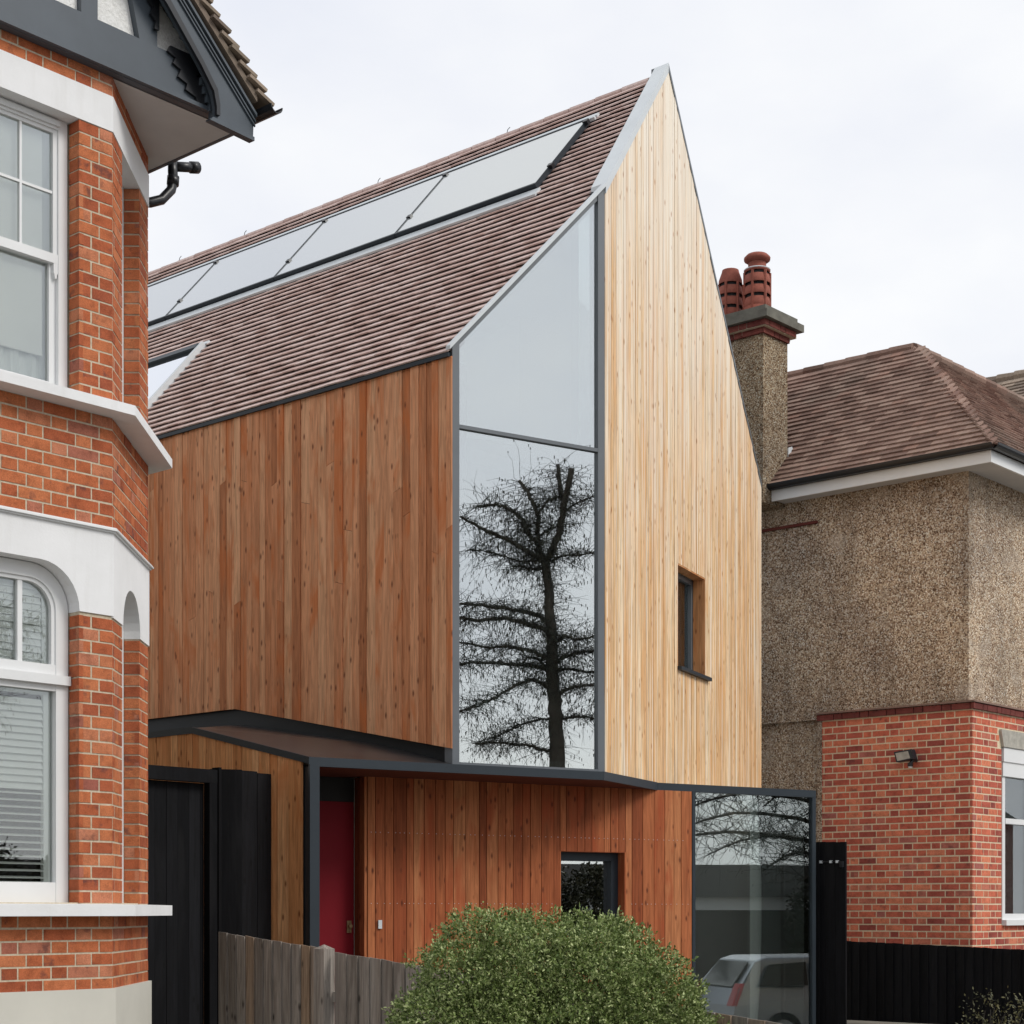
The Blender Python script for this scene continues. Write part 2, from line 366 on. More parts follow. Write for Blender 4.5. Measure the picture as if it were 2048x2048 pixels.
def planks(parent, F, brk, ztop, zbot, mat, wmin, wmax, holes=(), gap=.004, thick=.022, proud=.008, splice=0.0):
    """vertical boards on face F between consecutive break positions"""
    for a, b_ in zip(brk[:-1], brk[1:]):
        s = a
        while s < b_ - 1e-4:
            w = random.uniform(wmin, wmax)
            if s + w > b_ - wmin * .7: w = b_ - s
            s0, s1 = s + gap / 2, s + w - gap / 2; sm = (s0 + s1) / 2; s += w
            n1 = random.uniform(0, proud)
            segs = []; zb = (zbot(s0), zbot(s1)); zt = (ztop(s0), ztop(s1)); h = [q for q in holes if q[0] < sm < q[1]]
            if h: segs = [(zb, (h[0][2], h[0][2])), ((h[0][3], h[0][3]), zt)]
            elif random.random() < splice:
                zc = random.uniform(zb[0] + .6, zt[0] - .4); dz = random.choice((-1, 1)) * .03
                segs = [(zb, (zc, zc + dz)), ((zc + .003, zc + dz + .003), zt)]
            else: segs = [(zb, zt)]
            for lo, hi in segs:
                pts = [(s0, lo[0]), (s1, lo[1]), (s1, hi[1])]
                if ztop(sm) > max(hi) + .002 and hi == zt: pts.append((apex_s, ztop(apex_s)))
                pts.append((s0, hi[0]))
                MB().fpoly(F, pts, n1 - thick, n1).build('plank', mat, parent)
apex_s = 0

def add_frame(parent, F, s0, s1, z0, z1, wdt, n0, n1, mat, name='frame'):
    m = MB().fbox(F, s0, s0 + wdt, z0, z1, n0, n1).fbox(F, s1 - wdt, s1, z0, z1, n0, n1).fbox(F, s0 + wdt, s1 - wdt, z0, z0 + wdt, n0, n1 - .001).fbox(F, s0 + wdt, s1 - wdt, z1 - wdt, z1, n0, n1 - .001)
    return m.build(name, mat, parent)

# ------------------------------------------------------------------ ground, street
def zg(d): return 0.0 if d > -1.5 else (-1.0 if d < -7 else -1.0 * (-1.5 - d) / 5.5)
g = MB(); ds = [-600, -60, -30, -16, -7, -5, -3, -1.5, 0, 8, 40, 600]
for i in range(len(ds) - 1):
    g.add([(-600, ds[i], zg(ds[i])), (600, ds[i], zg(ds[i])), (600, ds[i + 1], zg(ds[i + 1])), (-600, ds[i + 1], zg(ds[i + 1]))], [(0, 1, 2, 3)])
tag(g.build('ground', 'soil'), kind='structure')
m = MB(); m.add([(-200, -17, -.96), (200, -17, -.96), (200, -8.8, -.96), (-200, -8.8, -.96)], [(0, 1, 2, 3)]); tag(m.build('road', 'asphalt'), kind='structure')
tag(MB().box(-200, 200, -8.65, -7.0, -1.05, -.84).box(-200, 200, -19.5, -17.15, -1.05, -.84).build('pavement', 'paving'), kind='structure')
tag(MB().box(-200, 200, -8.8, -8.65, -1.05, -.835).box(-200, 200, -17.15, -17, -1.05, -.835).build('kerb', 'concrete'), kind='structure')

# ================================================================== THE TIMBER HOUSE
H = thing('timber_house', 'new timber-clad house with steep tiled roof and tall corner glazing', 'house', 2.2, 1.0)
SL = 1.117
def zroof(w): return 5.756 + SL * w            # coping line, left slope
def zright(w): return 9.09 - (w - 2.985) * (9.09 - 5.88) / 2.985
GA = math.atan2(-.423, 1.434); LA = math.atan2(1.393, 4.536)
FG = Face(0, 0, GA); FL = Face(1.434, -.423, LA); FS = Face(0, 8, -math.pi / 2)
LL = math.hypot(1.393, 4.536); KL = 4.536 / LL
def dfront(w): return -.295 * w if w < 1.434 else -.423 + .3071 * (w - 1.434)
# cores (hollow)
MB().prism([(0.035, d, z) for d, z in ((.06, 2.35), (8, 2.35), (8, 5.635), (.06, 5.635))], (.2, 0, 0)).build('side_wall', 'lead', H)
sA = (2.985 - 1.434) / KL
def zl(s): w = 1.434 + s * KL; return zroof(w) if w < 2.985 else zright(w)
core = [(0.02, 2.36), (LL - .03, 2.36), (LL - .03, zl(LL) - .06), (sA, zl(sA) - .06), (.02, zl(0) - .06)]
hs0, hs1, hz0, hz1 = 1.905, 2.749, 3.51, 4.489
# gable wall core in four pieces round the small window
MB().fpoly(FL, [(.02, 2.36), (hs0, 2.36), (hs0, zl(hs0) - .07), (sA, zl(sA) - .07) if sA < hs0 else (hs0, 5), (.02, zl(0) - .06)], -.14, -.03).build('gable_wall', 'lead', H)
MB().fbox(FL, hs0, hs1, 2.36, hz0, -.14, -.03).fpoly(FL, [(hs0, hz1), (hs1, hz1), (hs1, zl(hs1) - .07), (hs0, zl(hs0) - .07)], -.14, -.03).fpoly(FL, [(hs1, 2.36), (LL - .03, 2.36), (LL - .03, zl(LL) - .07), (hs1, zl(hs1) - .07)], -.14, -.03).build('gable_wall', 'lead', H)
MB().box(5.75, 5.95, .97, 8, 0, 5.8).build('right_wall', 'interior_white', H)
MB().box(.04, 5.95, 8, 8.2, 0, 5.6).build('back_wall', 'interior_white', H)
MB().prism([(.05, 8, 5.6), (5.9, 8, 5.6), (2.985, 8, 8.9)], (0, .2, 0)).build('back_wall', 'interior_white', H)
# roof decks
dk = MB().add([(.02, .03, 5.672), (1.434, -.38, 7.25), (2.985, .10, 8.985), (2.985, 8, 8.985), (.02, 8, 5.672)] + [(.02, .03, 5.642), (1.434, -.38, 7.22), (2.985, .10, 8.955), (2.985, 8, 8.955), (.02, 8, 5.642)],
              [(0, 1, 2, 3, 4), (9, 8, 7, 6, 5), (0, 5, 6, 1), (1, 6, 7, 2), (2, 7, 8, 3), (3, 8, 9, 4), (4, 9, 5, 0)])
dk.build('roof_deck', 'lead', H)
def rr(w): return 8.975 - (w - 2.99) * 1.0619
MB().prism([(2.99, .22, rr(2.99)), (5.98, 1.14, rr(5.98)), (5.98, 1.35, rr(5.98)), (2.99, .9, rr(2.99))], (0, 0, -.08)).build('right_roof', 'tile_new', H)
MB().prism([(2.99, 4.0, rr(2.99)), (5.98, 4.0, rr(5.98)), (5.98, 8, rr(5.98)), (2.99, 8, rr(2.99))], (0, 0, -.08)).build('right_roof', 'tile_new', H)
MB().prism([(2.99, .9, rr(2.99) - .03), (5.98, 1.35, rr(5.98) - .03), (5.98, 4.0, rr(5.98) - .03), (2.99, 4.0, rr(2.99) - .03)], (0, 0, -.01)).build('rooflight', 'glass_house', H)  # opening added in the unseen right slope to bring sky light indoors
# roof tiles
up = Vector((1, 0, SL)).normalized(); rl_ = 2.98 * math.hypot(1, SL)
pcs = []
def iv(r):
    w = (r + .05) * up.x; e = .152 if w > 1.38 else .037
    return (dfront(w) + e + .0, 8.0) if w < 2.95 else None
def skp(s, r):
    w = r * up.x; return (4.50 < s < 5.75 and .36 < w < 1.14) or (s > .75 and 1.82 < w < 2.5)
tiles(pcs, (0, 0, 5.655), (0, 1, 0), up, 45, iv, skip=skp, lift=.039, thick=.012, jitter=.0006)
pieces_out(pcs, 'roof_tile', 'tile_new', H, 300)
rc_ = MB()
for k in range(24): rc_.tube([(2.985, .26 + k * .32, 8.985), (2.985, .26 + k * .32 + .31, 8.988)], [.035, .037], 8)
rc_.build('ridge_tiles', 'tile_new', H)['kind'] = 'stuff'
for dd in (2.05, 3.9, 6.1, 7.3): MB().tube([(2.985, dd, 9.01), (2.98, dd - .02, 9.05), (2.98, dd - .05, 9.065)], .004, 4).build('ridge_clip', 'steel_dark', H)
# eaves trim
MB().box(-.03, .03, .02, 8, 5.637, 5.668).build('eaves_trim', 'steel_dark', H)
# copings
def coping(w0, w1, t0, thick, lift, name='verge_coping', mat='zinc_pale', fwd=.012):
    a0, a1 = dfront(w0), dfront(w1)
    z0, z1 = (zroof(w0), zroof(w1)) if w1 <= 2.986 else (zright(w0), zright(w1))
    return MB().prism([(w0, a0 - fwd, z0 - thick + lift), (w1, a1 - fwd, z1 - thick + lift), (w1, a1 + t0, z1 - thick + lift), (w0, a0 + t0, z0 - thick + lift)], (0, 0, thick)).build(name, mat, H)
coping(1.434, 2.985, .15, .09, .0); coping(-.03, 1.434, .035, .032, .0)
coping(2.986, 5.975, .19, .05, .0, 'verge_trim', 'steel_mid', .01)
# planks: gable
apex_s = sA
def ztg(s): return zl(s) - .075 if s <= sA else zl(s) - .045
planks(H, FL, [0.0, sA, hs0, hs1, LL] if sA < hs0 else [0, hs0, hs1, LL], ztg, lambda s: 2.375, 'larch_gable', .05, .085, holes=[(hs0, hs1, hz0, hz1)], gap=.003, proud=.006)
apex_s = -99
# planks: side wall
def zbs(s):
    d = 8 - s; return 2.50 + .52 * min(max(d, 0), 2.683) / 2.683
planks(H, FS, [3.3, 8 - 2.683, 8.0], lambda s: 5.64, zbs, 'larch_side', .062, .118, gap=.003, proud=.014, splice=.28)
# small gable window
W1 = MB().fbox(FL, hs0 + .01, hs1 - .01, hz0 + .01, hz1 - .01, -.20, -.16).build('window', 'glass_small', H)
add_frame(W1, FL, hs0 + .008, hs1 - .008, hz0, hz1 - .02, .045, -.17, -.125, 'steel_mid')
MB().fbox(FL, hs0 - .0, hs0 + .012, hz0, hz1, -.12, .0).fbox(FL, hs1 - .012, hs1, hz0, hz1, -.12, .002).fbox(FL, hs0 + .012, hs1 - .012, hz1 - .014, hz1, -.12, .001).build('reveal_lining', 'larch_low', H)
MB().fbox(FL, hs0 - .01, hs1 + .09, hz0 - .03, hz0 + .004, -.13, .045).build('window_sill', 'steel_dark', H)
m = MB()
for k in range(26): m.fbox(FL, hs0 + .06, hs1 - .06, hz0 + .06 + k * .035, hz0 + .066 + k * .035, -.26, -.24)
m.build('reflection_slats', 'larch_low', H)['kind'] = 'stuff'  # timber-toned slats imitating the reflection of boards in the pane
MB().fbox(FL, hs0 - .1, hs1 + .1, hz0 - .1, hz1 + .1, -.34, -.30).build('window_backing', 'interior_dark', H)
# tall corner glazing
LG = math.hypot(.423, 1.434)
def zg_(s): return zroof(s * 1.434 / LG)
MB().fpoly(FG, [(0, 2.37), (.064, 2.37), (.064, zg_(.064) - .035), (0, zg_(0) - .035)], -.13, 0).build('glazing_jamb', 'steel_mid', H)
MB().fpoly(FG, [(LG - .068, 2.37), (LG - .002, 2.37), (LG - .002, zg_(LG) - .05), (LG - .068, zg_(LG - .068) - .05)], -.13, -.004).build('glazing_jamb', 'steel_mid', H)
MB().fbox(FG, .064, LG - .068, 5.075, 5.105, -.10, -.006).build('transom', 'steel_mid', H)
MB().fbox(FG, .064, LG - .068, 2.37, 2.395, -.10, -.006).build('transom', 'steel_mid', H)
MB().fpoly(FG, [(.064, zg_(.064) - .085), (LG - .068, zg_(LG - .068) - .085), (LG - .068, zg_(LG - .068) - .03), (.064, zg_(.064) - .03)], -.08, -.012).build('transom', 'steel_mid', H)
MB().fbox(FG, .06, LG - .06, 2.39, 5.08, -.035, -.033).build('pane', 'glass_big', H)
MB().fpoly(FG, [(.06, 5.10), (LG - .06, 5.10), (LG - .06, zg_(LG - .06) - .07), (.06, zg_(.06) - .07)], -.035, -.033).build('pane', 'glass_big', H)
# rooms behind the glazing
MB().box(.24, 5.74, .95, 7.99, 2.38, 2.46).pz([(.22, .02), (1.40, -.27), (1.75, .95), (.25, .95)], 2.38, 2.455).build('upper_floor', 'interior_white', H)
MB().prism([(.25, 1.9, 2.46), (1.35, 1.9, 2.46), (1.35, 1.9, 6.6), (.25, 1.9, 5.7)], (0, .1, 0)).build('interior_wall', 'interior_white', H)
MB().prism([(2.0, .4, 2.46), (2.0, 1.9, 2.46), (2.0, 1.9, 7.6), (2.0, .4, 7.6)], (.1, 0, 0)).build('interior_wall', 'interior_white', H)
MB().fpoly(FG, [(.36, 5.3), (1.22, 5.3), (1.22, zg_(1.22) - .62), (.36, zg_(.36) - .30)], -.95, -.9).build('interior_wall', 'interior_white', H)
MB().fpoly(FG, [(.36, 2.9), (1.22, 2.9), (1.22, 3.35), (.36, 3.35)], -.75, -.7).build('interior_wall', 'interior_white', H)
MB().box(.6, 1.0, 1.86, 1.895, 2.75, 4.6).build('interior_door', 'interior_dark', H)
MB().box(.25, 2.0, .3, 1.9, 4.95, 5.07).build('mezzanine_floor', 'interior_white', H)
# solar panels
SN = Vector((-SL, 0, 1)).normalized()
def rp(w, d, n=0): v = Vector((w, d, 5.676 + SL * w)) + SN * n; return v
xs = [.60, 2.39, 4.15, 5.95, 7.72]
for i in range(4):
    a, b_ = xs[i] + .012, xs[i + 1] - .012
    sh = .06
    P_ = MB().prism([rp(1.80, a, .055), rp(1.80, b_, .055), rp(2.53, b_, .055), rp(2.53, a, .055)], SN * .020).build('solar_panel', 'solar_glass', H)
    fr = MB().prism([rp(1.785, a - .008, .02), rp(1.785, b_ + .008, .02), rp(1.80, b_ + .008, .02), rp(1.80, a - .008, .02)], SN * .062)
    fr.prism([rp(2.53, a - .008, .02), rp(2.53, b_ + .008, .02), rp(2.545, b_ + .008, .02), rp(2.545, a - .008, .02)], SN * .060)
    fr.prism([rp(1.80, a - .008, .03), rp(1.80, a, .03), rp(2.53, a, .03), rp(2.53, a - .008, .03)], SN * .05).prism([rp(1.80, b_, .03), rp(1.80, b_ + .008, .03), rp(2.53, b_ + .008, .03), rp(2.53, b_, .03)], SN * .05)
    fr.build('frame', 'steel_dark', P_)
    for w in (2.49, 1.98):
      cl = MB(); cl.prism([rp(w, a - .04, .05), rp(w, a + .012, .05), rp(w + .03, a + .012, .05), rp(w + .03, a - .04, .05)], SN * .04)
      cl.build('clamp', 'black_plastic', P_)
MB().prism([rp(1.79, .56, -.02), rp(1.79, 7.8, -.02), rp(2.6, 7.8, -.02), rp(2.6, .56, -.02)], SN * .02).build('panel_tray', 'black_plastic', H)
MB().prism([rp(1.70, .56, .02), rp(1.70, 7.8, .02), rp(1.775, 7.8, .02), rp(1.775, .56, .02)], SN * .022).build('flashing', 'zinc_pale', H)
MB().prism([rp(2.60, .56, .03), rp(2.60, 7.8, .03), rp(2.63, 7.8, .03), rp(2.63, .56, .03)], SN * .022).build('flashing', 'zinc_pale', H)
MB().prism([rp(2.565, .56, .03), rp(2.565, 7.8, .03), rp(2.58, 7.8, .03), rp(2.58, .56, .03)], SN * .03).build('flashing', 'zinc_pale', H)
# rooflight
RLt = MB().prism([rp(.42, 4.52, .045), rp(.42, 5.72, .045), rp(1.04, 5.72, .045), rp(1.04, 4.52, .045)], SN * .01).build('rooflight', 'rooflight_glass', H)
MB().prism([rp(.36, 4.46, .0), rp(.36, 4.50, .0), rp(1.12, 4.50, .0), rp(1.12, 4.46, .0)], SN * .075).build('frame', 'zinc_pale', RLt)
MB().prism([rp(.36, 5.74, .0), rp(.36, 5.78, .0), rp(1.12, 5.78, .0), rp(1.12, 5.74, .0)], SN * .07).build('frame', 'zinc_pale', RLt)
MB().prism([rp(1.045, 4.50, .0), rp(1.045, 5.74, .0), rp(1.10, 5.74, .0), rp(1.10, 4.50, .0)], SN * .085).build('frame', 'steel_dark', RLt)
MB().prism([rp(.37, 4.50, .0), rp(.37, 5.74, .0), rp(.41, 5.74, .0), rp(.41, 4.50, .0)], SN * .065).build('frame', 'steel_dark', RLt)
MB().prism([rp(1.125, 4.44, .02), rp(1.125, 5.8, .02), rp(1.16, 5.8, .02), rp(1.16, 4.44, .02)], SN * .02).build('flashing', 'zinc_pale', H)
# canopy roof of the ground floor
K1 = (-1.24, .319, 2.361); K2 = (-1.24, 1.728, 2.685); K3 = (-1.24, 8, 2.675)
Bp = (1.349, -.479); Fo = (2.642, -.082); E2 = (4.485, -.625)
cr_ = MB().add([K1, K2, K3, (.06, -.03, 2.372), (.06, .944, 2.604), (.06, 2.704, 2.882), (.06, 8, 2.885), (-1.0, .25, 2.364)],
               [(0, 7, 4, 1), (7, 3, 4), (1, 4, 5, 2)[:3], (1, 5, 2), (2, 5, 6)])
cr_.build('canopy_roof', 'lead_top', H)
MB().pz([(K1[0] + .03, K1[1] + .03), (Bp[0], Bp[1] + .02), (Fo[0], Fo[1] + .02), (E2[0] - .02, E2[1] + .02), (4.465, -.38), (3.15, .02), (3.15, .5), (.1, 1.2), (.1, .9), (-1.2, .9)], 2.312, 2.362).build('canopy_slab', 'lead_top', H)
def fascia(a, b_, z0, z1, t=.03):
    a = Vector((a[0], a[1], 0)); b_ = Vector((b_[0], b_[1], 0)); dr = (b_ - a).normalized(); n = Vector((-dr.y, dr.x, 0)) * t
    return MB().pz([a, b_, b_ + n, a + n], z0, z1)
fascia(K1, Bp, 2.300, 2.37).build('fascia', 'steel_dark', H)
fascia((Bp[0] + .002, Bp[1]), Fo, 2.300, 2.372).build('fascia', 'steel_dark', H)
fascia((Fo[0] + .002, Fo[1]), E2, 2.300, 2.369).build('fascia', 'steel_dark', H)
MB().prism([(-1.25, K1[1] + .0, K1[2] - .045), (-1.25, K2[1], K2[2] - .045), (-1.25, K2[1], K2[2] + .008), (-1.25, K1[1] + .0, K1[2] + .008)], (.035, 0, 0)).prism([(-1.25, K2[1], K2[2] - .045), (-1.25, 5, 2.636), (-1.25, 5, 2.69), (-1.25, K2[1], K2[2] + .008)], (.035, 0, 0)).build('fascia', 'steel_dark', H)
MB().box(E2[0] - .03, E2[0], E2[1] + .032, 1.9, 2.300, 2.369).build('fascia', 'steel_dark', H)
FK = Face(K1[0], K1[1], math.atan2(Bp[1] - K1[1], Bp[0] - K1[0]))
MB().fbox(FK, .0, .08, -.1, 2.30, -.095, 0).build('corner_post', 'steel_dark', H)
# soffit boards
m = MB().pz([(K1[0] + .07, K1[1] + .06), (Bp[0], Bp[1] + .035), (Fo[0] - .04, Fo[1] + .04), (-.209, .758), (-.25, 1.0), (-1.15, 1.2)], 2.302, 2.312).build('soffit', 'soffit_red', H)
# ground front wall
FGr = Face(-.209, .758, R(-16.41))
SB = 3.377; SE = 4.895
ws0, ws1, wz0, wz1 = 1.902, 2.613, .98, 1.727
MB().fbox(FGr, .0, ws0, -.3, 2.30, -.2, -.025).fbox(FGr, ws1, SB - .02, -.3, 2.30, -.2, -.025).fbox(FGr, ws0, ws1, -.3, wz0, -.2, -.025).fbox(FGr, ws0, ws1, wz1, 2.30, -.2, -.025).build('front_wall', 'lead', H)
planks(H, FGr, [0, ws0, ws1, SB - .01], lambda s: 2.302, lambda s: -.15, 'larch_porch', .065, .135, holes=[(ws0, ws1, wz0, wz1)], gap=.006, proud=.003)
W2 = MB().fbox(FGr, ws0 + .02, ws1 - .02, wz0 + .02, wz1 - .02, -.165, -.16).build('window', 'glass_big', H)
add_frame(W2, FGr, ws0 + .004, ws1 - .012, wz0, wz1 - .004, .075, -.17, -.10, 'steel_dark')
MB().fbox(FGr, ws1 - .012, ws1 + .0, wz0, wz1, -.10, .003).fbox(FGr, ws0, ws0 + .01, wz0, wz1, -.10, -.001).fbox(FGr, ws0 + .01, ws1 - .012, wz1 - .004, wz1 + .0, -.10, .0).build('reveal_lining', 'larch_porch', H)
MB().fbox(FGr, ws0 - .1, ws1 + .1, wz0 - .1, wz1 + .1, -.36, -.3).build('window_backing', 'interior_dark', H)
# porch return, door
s0 = -.005
for a, b_ in ((-.18, -.095), (-.09, -.005)): MB().fbox(FGr, -.026, -.004, -.15, 2.30, a, b_).build('plank', 'larch_porch', H)
dr = MB().fbox(FGr, -.98, -.03, -.15, 2.10, -.20, -.185).build('front_door', 'red_door', H)
MB().fbox(FGr, -.098, -.058, 1.02, 1.12, -.183, -.172).build('lock_plate', 'brass', dr)
MB().tube([FGr.p(-.078, 1.075, -.17), FGr.p(-.078, 1.075, -.14)], .016, 10).tube([FGr.p(-.078, 1.035, -.172), FGr.p(-.078, 1.035, -.155)], .008, 8).build('knob', 'brass', dr)
MB().fbox(FGr, -1.0, -.026, 2.10, 2.30, -.20, -.19).build('door_head', 'interior_dark', H)
tag(MB().fbox(FGr, .092, .126, 1.055, 1.125, .008, .018).build('doorbell', 'zinc_pale'), 'small pale metal doorbell plate screwed to the red boards beside the front door', 'doorbell')
nl = MB()
for zz in (1.26, 1.845, .6):
    s = .03
    while s < SB - .05:
        if not (ws0 - .03 < s < ws1 + .03 and zz < wz1): nl.fbox(FGr, s, s + .005, zz, zz + .005, .003, .006)
        s += random.uniform(.04, .075)
nl.build('nail_heads', 'zinc_pale', H)['kind'] = 'stuff'
# low wall left of the post, facing the brick house
FW = Face(-1.238, 5, -math.pi / 2)
def zlow(s):
    d = 5 - s; return (K1[2] + (K2[2] - K1[2]) * (d - K1[1]) / (K2[1] - K1[1]) if d < K2[1] else 2.68) - .04
MB().prism([(-1.21, .42, -.2), (-1.21, 5, -.2), (-1.21, 5, 2.62), (-1.21, 1.73, 2.62), (-1.21, .42, 2.34)], (.11, 0, 0)).build('low_wall', 'lead', H)
planks(H, FW, [1.6, 5 - 1.728, 5 - .415], zlow, lambda s: -.15, 'larch_low', .075, .135, gap=.004, proud=.008)
# glazed corner box
MB().fbox(FGr, SB, SB + .035, -.3, 2.30, -.12, -.002).build('glazing_jamb', 'steel_dark', H)
MB().fbox(FGr, SE - .045, SE, -.3, 2.30, -.12, -.002).build('glazing_jamb', 'steel_dark', H)
MB().fbox(FGr, SB + .035, SE - .045, -.02, .03, -.12, -.004).build('transom', 'steel_dark', H)
MB().fbox(FGr, SB + .03, SE - .04, .02, 2.302, -.03, -.028).build('pane', 'glass_box', H)
MB().pz([(3.15, .02), (4.465, -.38), (4.465, .50), (3.15, .10)], 2.33, 2.34).build('rooflight', 'glass_house', H)  # added roof opening so sky light reaches the inside of the glass box
MB().pz([(4.45, -.50), (4.475, -.50), (4.475, 1.9), (4.45, 1.9)], -.3, 2.30).build('box_side_wall', 'interior_white', H)
F5 = Face(*FGr.p(0, 0, -.5)[:2], FGr.a)
gt = (2.642 + .209) / .959
MB().fbox(FGr, gt + 1.345, gt + 1.735, 0, 2.25, -.34, -.30).build('interior_wall', 'interior_white', H); MB().fbox(FGr, gt + 1.775, gt + 1.895, 0, 2.25, -.34, -.30).build('interior_wall', 'interior_white', H)
MB().fbox(FGr, SB - .3, SB + 1.5, -.3, 2.30, -2.4, -2.3).build('interior_wall', 'interior_dark', H)
MB().pz([FGr.p(SB, 0, -.05)[:2], FGr.p(SE, 0, -.05)[:2], (4.45, 1.9), (2.6, 1.9)], -.05, .02).build('ground_floor', 'interior_dark', H)

# ================================================================== THE LEFT BRICK HOUSE
B1 = (-3.84, -.775); B2 = (-3.0, -.015)
LH = thing('brick_house', 'red brick bay-fronted house with white bands and black-and-white gable, left of the timber house', 'house', -4.6, 1.0)
CA = math.atan2(B2[1] - B1[1], B2[0] - B1[0]); CL = math.hypot(B2[0] - B1[0], B2[1] - B1[1])
WC = -4.6175                                            # middle of the bay front
FB = Face(WC - .7775, -.775, 0); FBL = 1.555            # bay front
FC = Face(*B1, CA)                                      # right splay
FM = Face(2 * WC + 3.0, -.015, -CA)                     # left splay
def mir(p): return (2 * WC - p[0], p[1])
def bay(o, back=6.0):
    """plan of the bay, its faces moved out by o"""
    q = o * math.tan(CA / 2); a = (B1[0] + q, B1[1] - o); c = (B2[0] + o * math.sin(CA) + .0, B2[1] - o * math.cos(CA) + 0)
    c = (B2[0] + o, B2[1] - o * math.tan(math.pi / 4 - CA / 2) if o > 0 else B2[1] - o)
    return [mir(c), mir(a), a, c, (c[0], back), (mir(c)[0], back)]
for (za, zb, o, nm, mt) in ((-.3, .733, .022, 'plinth', 'cream_plinth'), (.733, 1.168, -.0025, 'wall', 'mortar'), (3.488, 4.19, -.0025, 'wall', 'mortar'), (6.13, 6.25, -.0025, 'wall', 'mortar')):
    MB().pz(bay(o), za, zb).build(nm, mt, LH)
MB().pz(bay(-.006, .3), 1.168, 1.25).pz(bay(-.004, .3), 4.19, 4.28).build('wall', 'mortar', LH)
MB().pz(bay(-.42), 1.25, 6.13).build('room_backing', 'interior_dark', LH)
MB().pz([(-3.0, .0), (-3.0, 6), (-3.4, 6), (-3.4, .0)], 1.168, 6.25).build('side_wall', 'mortar', LH)
# sills
def sill(z0, z1, zt, p, nm):
    a = bay(p, .25); b_ = bay(-.08, .25); m = MB().pz(a, z0, z1)
    n = len(a); m.add([(q[0], q[1], z1) for q in a] + [(q[0], q[1], zt) for q in b_], [(i, (i + 1) % n, n + (i + 1) % n, n + i) for i in range(n)] + [tuple(range(n, 2 * n))])
    m.build(nm, 'white_masonry', LH)
sill(4.185, 4.245, 4.30, .15, 'sill'); sill(1.17, 1.238, 1.245, .15, 'sill')
# piers (mortar cores) and their bricks
OP = (.24, 1.315)            # opening on the front face
OC = (.284, .828)            # opening on the splay
pcs = []
for z0, z1 in ((1.24, 2.99), (4.28, 5.92)):
    for Fq, s0, s1 in ((FB, 0, OP[0]), (FB, OP[1], FBL), (FC, 0, OC[0]), (FC, OC[1], CL), (FM, 0, CL - OC[1]), (FM, CL - OC[0], CL)):
        MB().fbox(Fq, s0 + .005, s1 - .002, z0, z1, -.30, -.0025).build('pier', 'mortar', LH)
# bricks: front, splays, reveals
def corner_bricks(z0, z1, zref, holes_f=(), holes_c=()):
    brick_face(pcs, FB, 0, FBL, z0, z1, holes_f, zref, start=.06)
    brick_face(pcs, FC, 0, CL, z0, z1, holes_c, zref, start=.02)
corner_bricks(.735, 1.168, .735 - .012); corner_bricks(3.518, 4.186, 3.512); corner_bricks(6.13, 6.25, 6.122)
corner_bricks(1.245, 2.98, 1.243, [(OP[0], OP[1], 0, 9)], [(OC[0], OC[1], 0, 9)])
corner_bricks(4.29, 5.915, 4.268, [(OP[0], OP[1], 0, 9)], [(OC[0], OC[1], 0, 9)])
FR1 = Face(*FB.p(OP[1], 0)[:2], 0); FR1 = Face(FR1.o[0], FR1.o[1] + .10, -math.pi / 2)      # reveal facing left
pr2 = FC.p(OC[1], 0, -.10); FR2 = Face(pr2[0], pr2[1], CA - math.pi / 2)
for z0, z1, zr in ((1.245, 2.98, 1.243), (4.29, 5.915, 4.268)):
    brick_face(pcs, FR1, 0, .10, z0, z1, (), zr, start=-.22); brick_face(pcs, FR2, 0, .10, z0, z1, (), zr, start=-.22)
pieces_out(pcs, 'brick', 'brick_red', LH, 300)
# bands
MB().pz(bay(.006, .3), 5.917, 6.13).build('lintel_band', 'white_masonry', LH)
def arcpts(cx, cz, r, a0, a1, n=8): return [(cx + r * math.cos(R(a0 + (a1 - a0) * i / n)), cz + r * math.sin(R(a0 + (a1 - a0) * i / n))) for i in range(n + 1)]
def arched(F, Lf, o0, o1, zs, zt, r, zb, ztop, n0, n1, ext=0):
    pts = [(-ext, zb), (o0, zb)] + arcpts(o0 + r, zt - r, r, 180, 90) + arcpts(o1 - r, zt - r, r, 90, 0) + [(o1, zb), (Lf + ext, zb), (Lf + ext, ztop), (-ext, ztop)]
    return MB().fpoly(F, pts, n0, n1)
arched(FB, FBL, OP[0], OP[1], 2.98, 3.255, .27, 2.985, 3.487, -.30, .008, .004).build('arched_band', 'white_masonry', LH)
arched(FC, CL, OC[0], OC[1], 2.98, 3.235, .26, 2.975, 3.489, -.28, .008, .003).build('arched_band', 'white_masonry', LH)
arched(FM, CL, CL - OC[1], CL - OC[0], 2.98, 3.235, .26, 2.975, 3.489, -.28, .008, .003).build('arched_band', 'white_masonry', LH)
for o, za, zb in ((.022, 3.486, 3.496), (.036, 3.496, 3.506), (.028, 3.506, 3.516)):
    MB().pz(bay(o, .3), za, zb).build('moulding', 'white_gloss', LH)
# ---- front windows
def frame_ring(m, F, s0, s1, z0, z1, w, n0, n1):
    m.fbox(F, s0, s0 + w, z0, z1, n0, n1).fbox(F, s1 - w, s1, z0, z1, n0, n1).fbox(F, s0 + w, s1 - w, z0, z0 + w, n0, n1 - .001).fbox(F, s0 + w, s1 - w, z1 - w, z1, n0, n1 - .001); return m
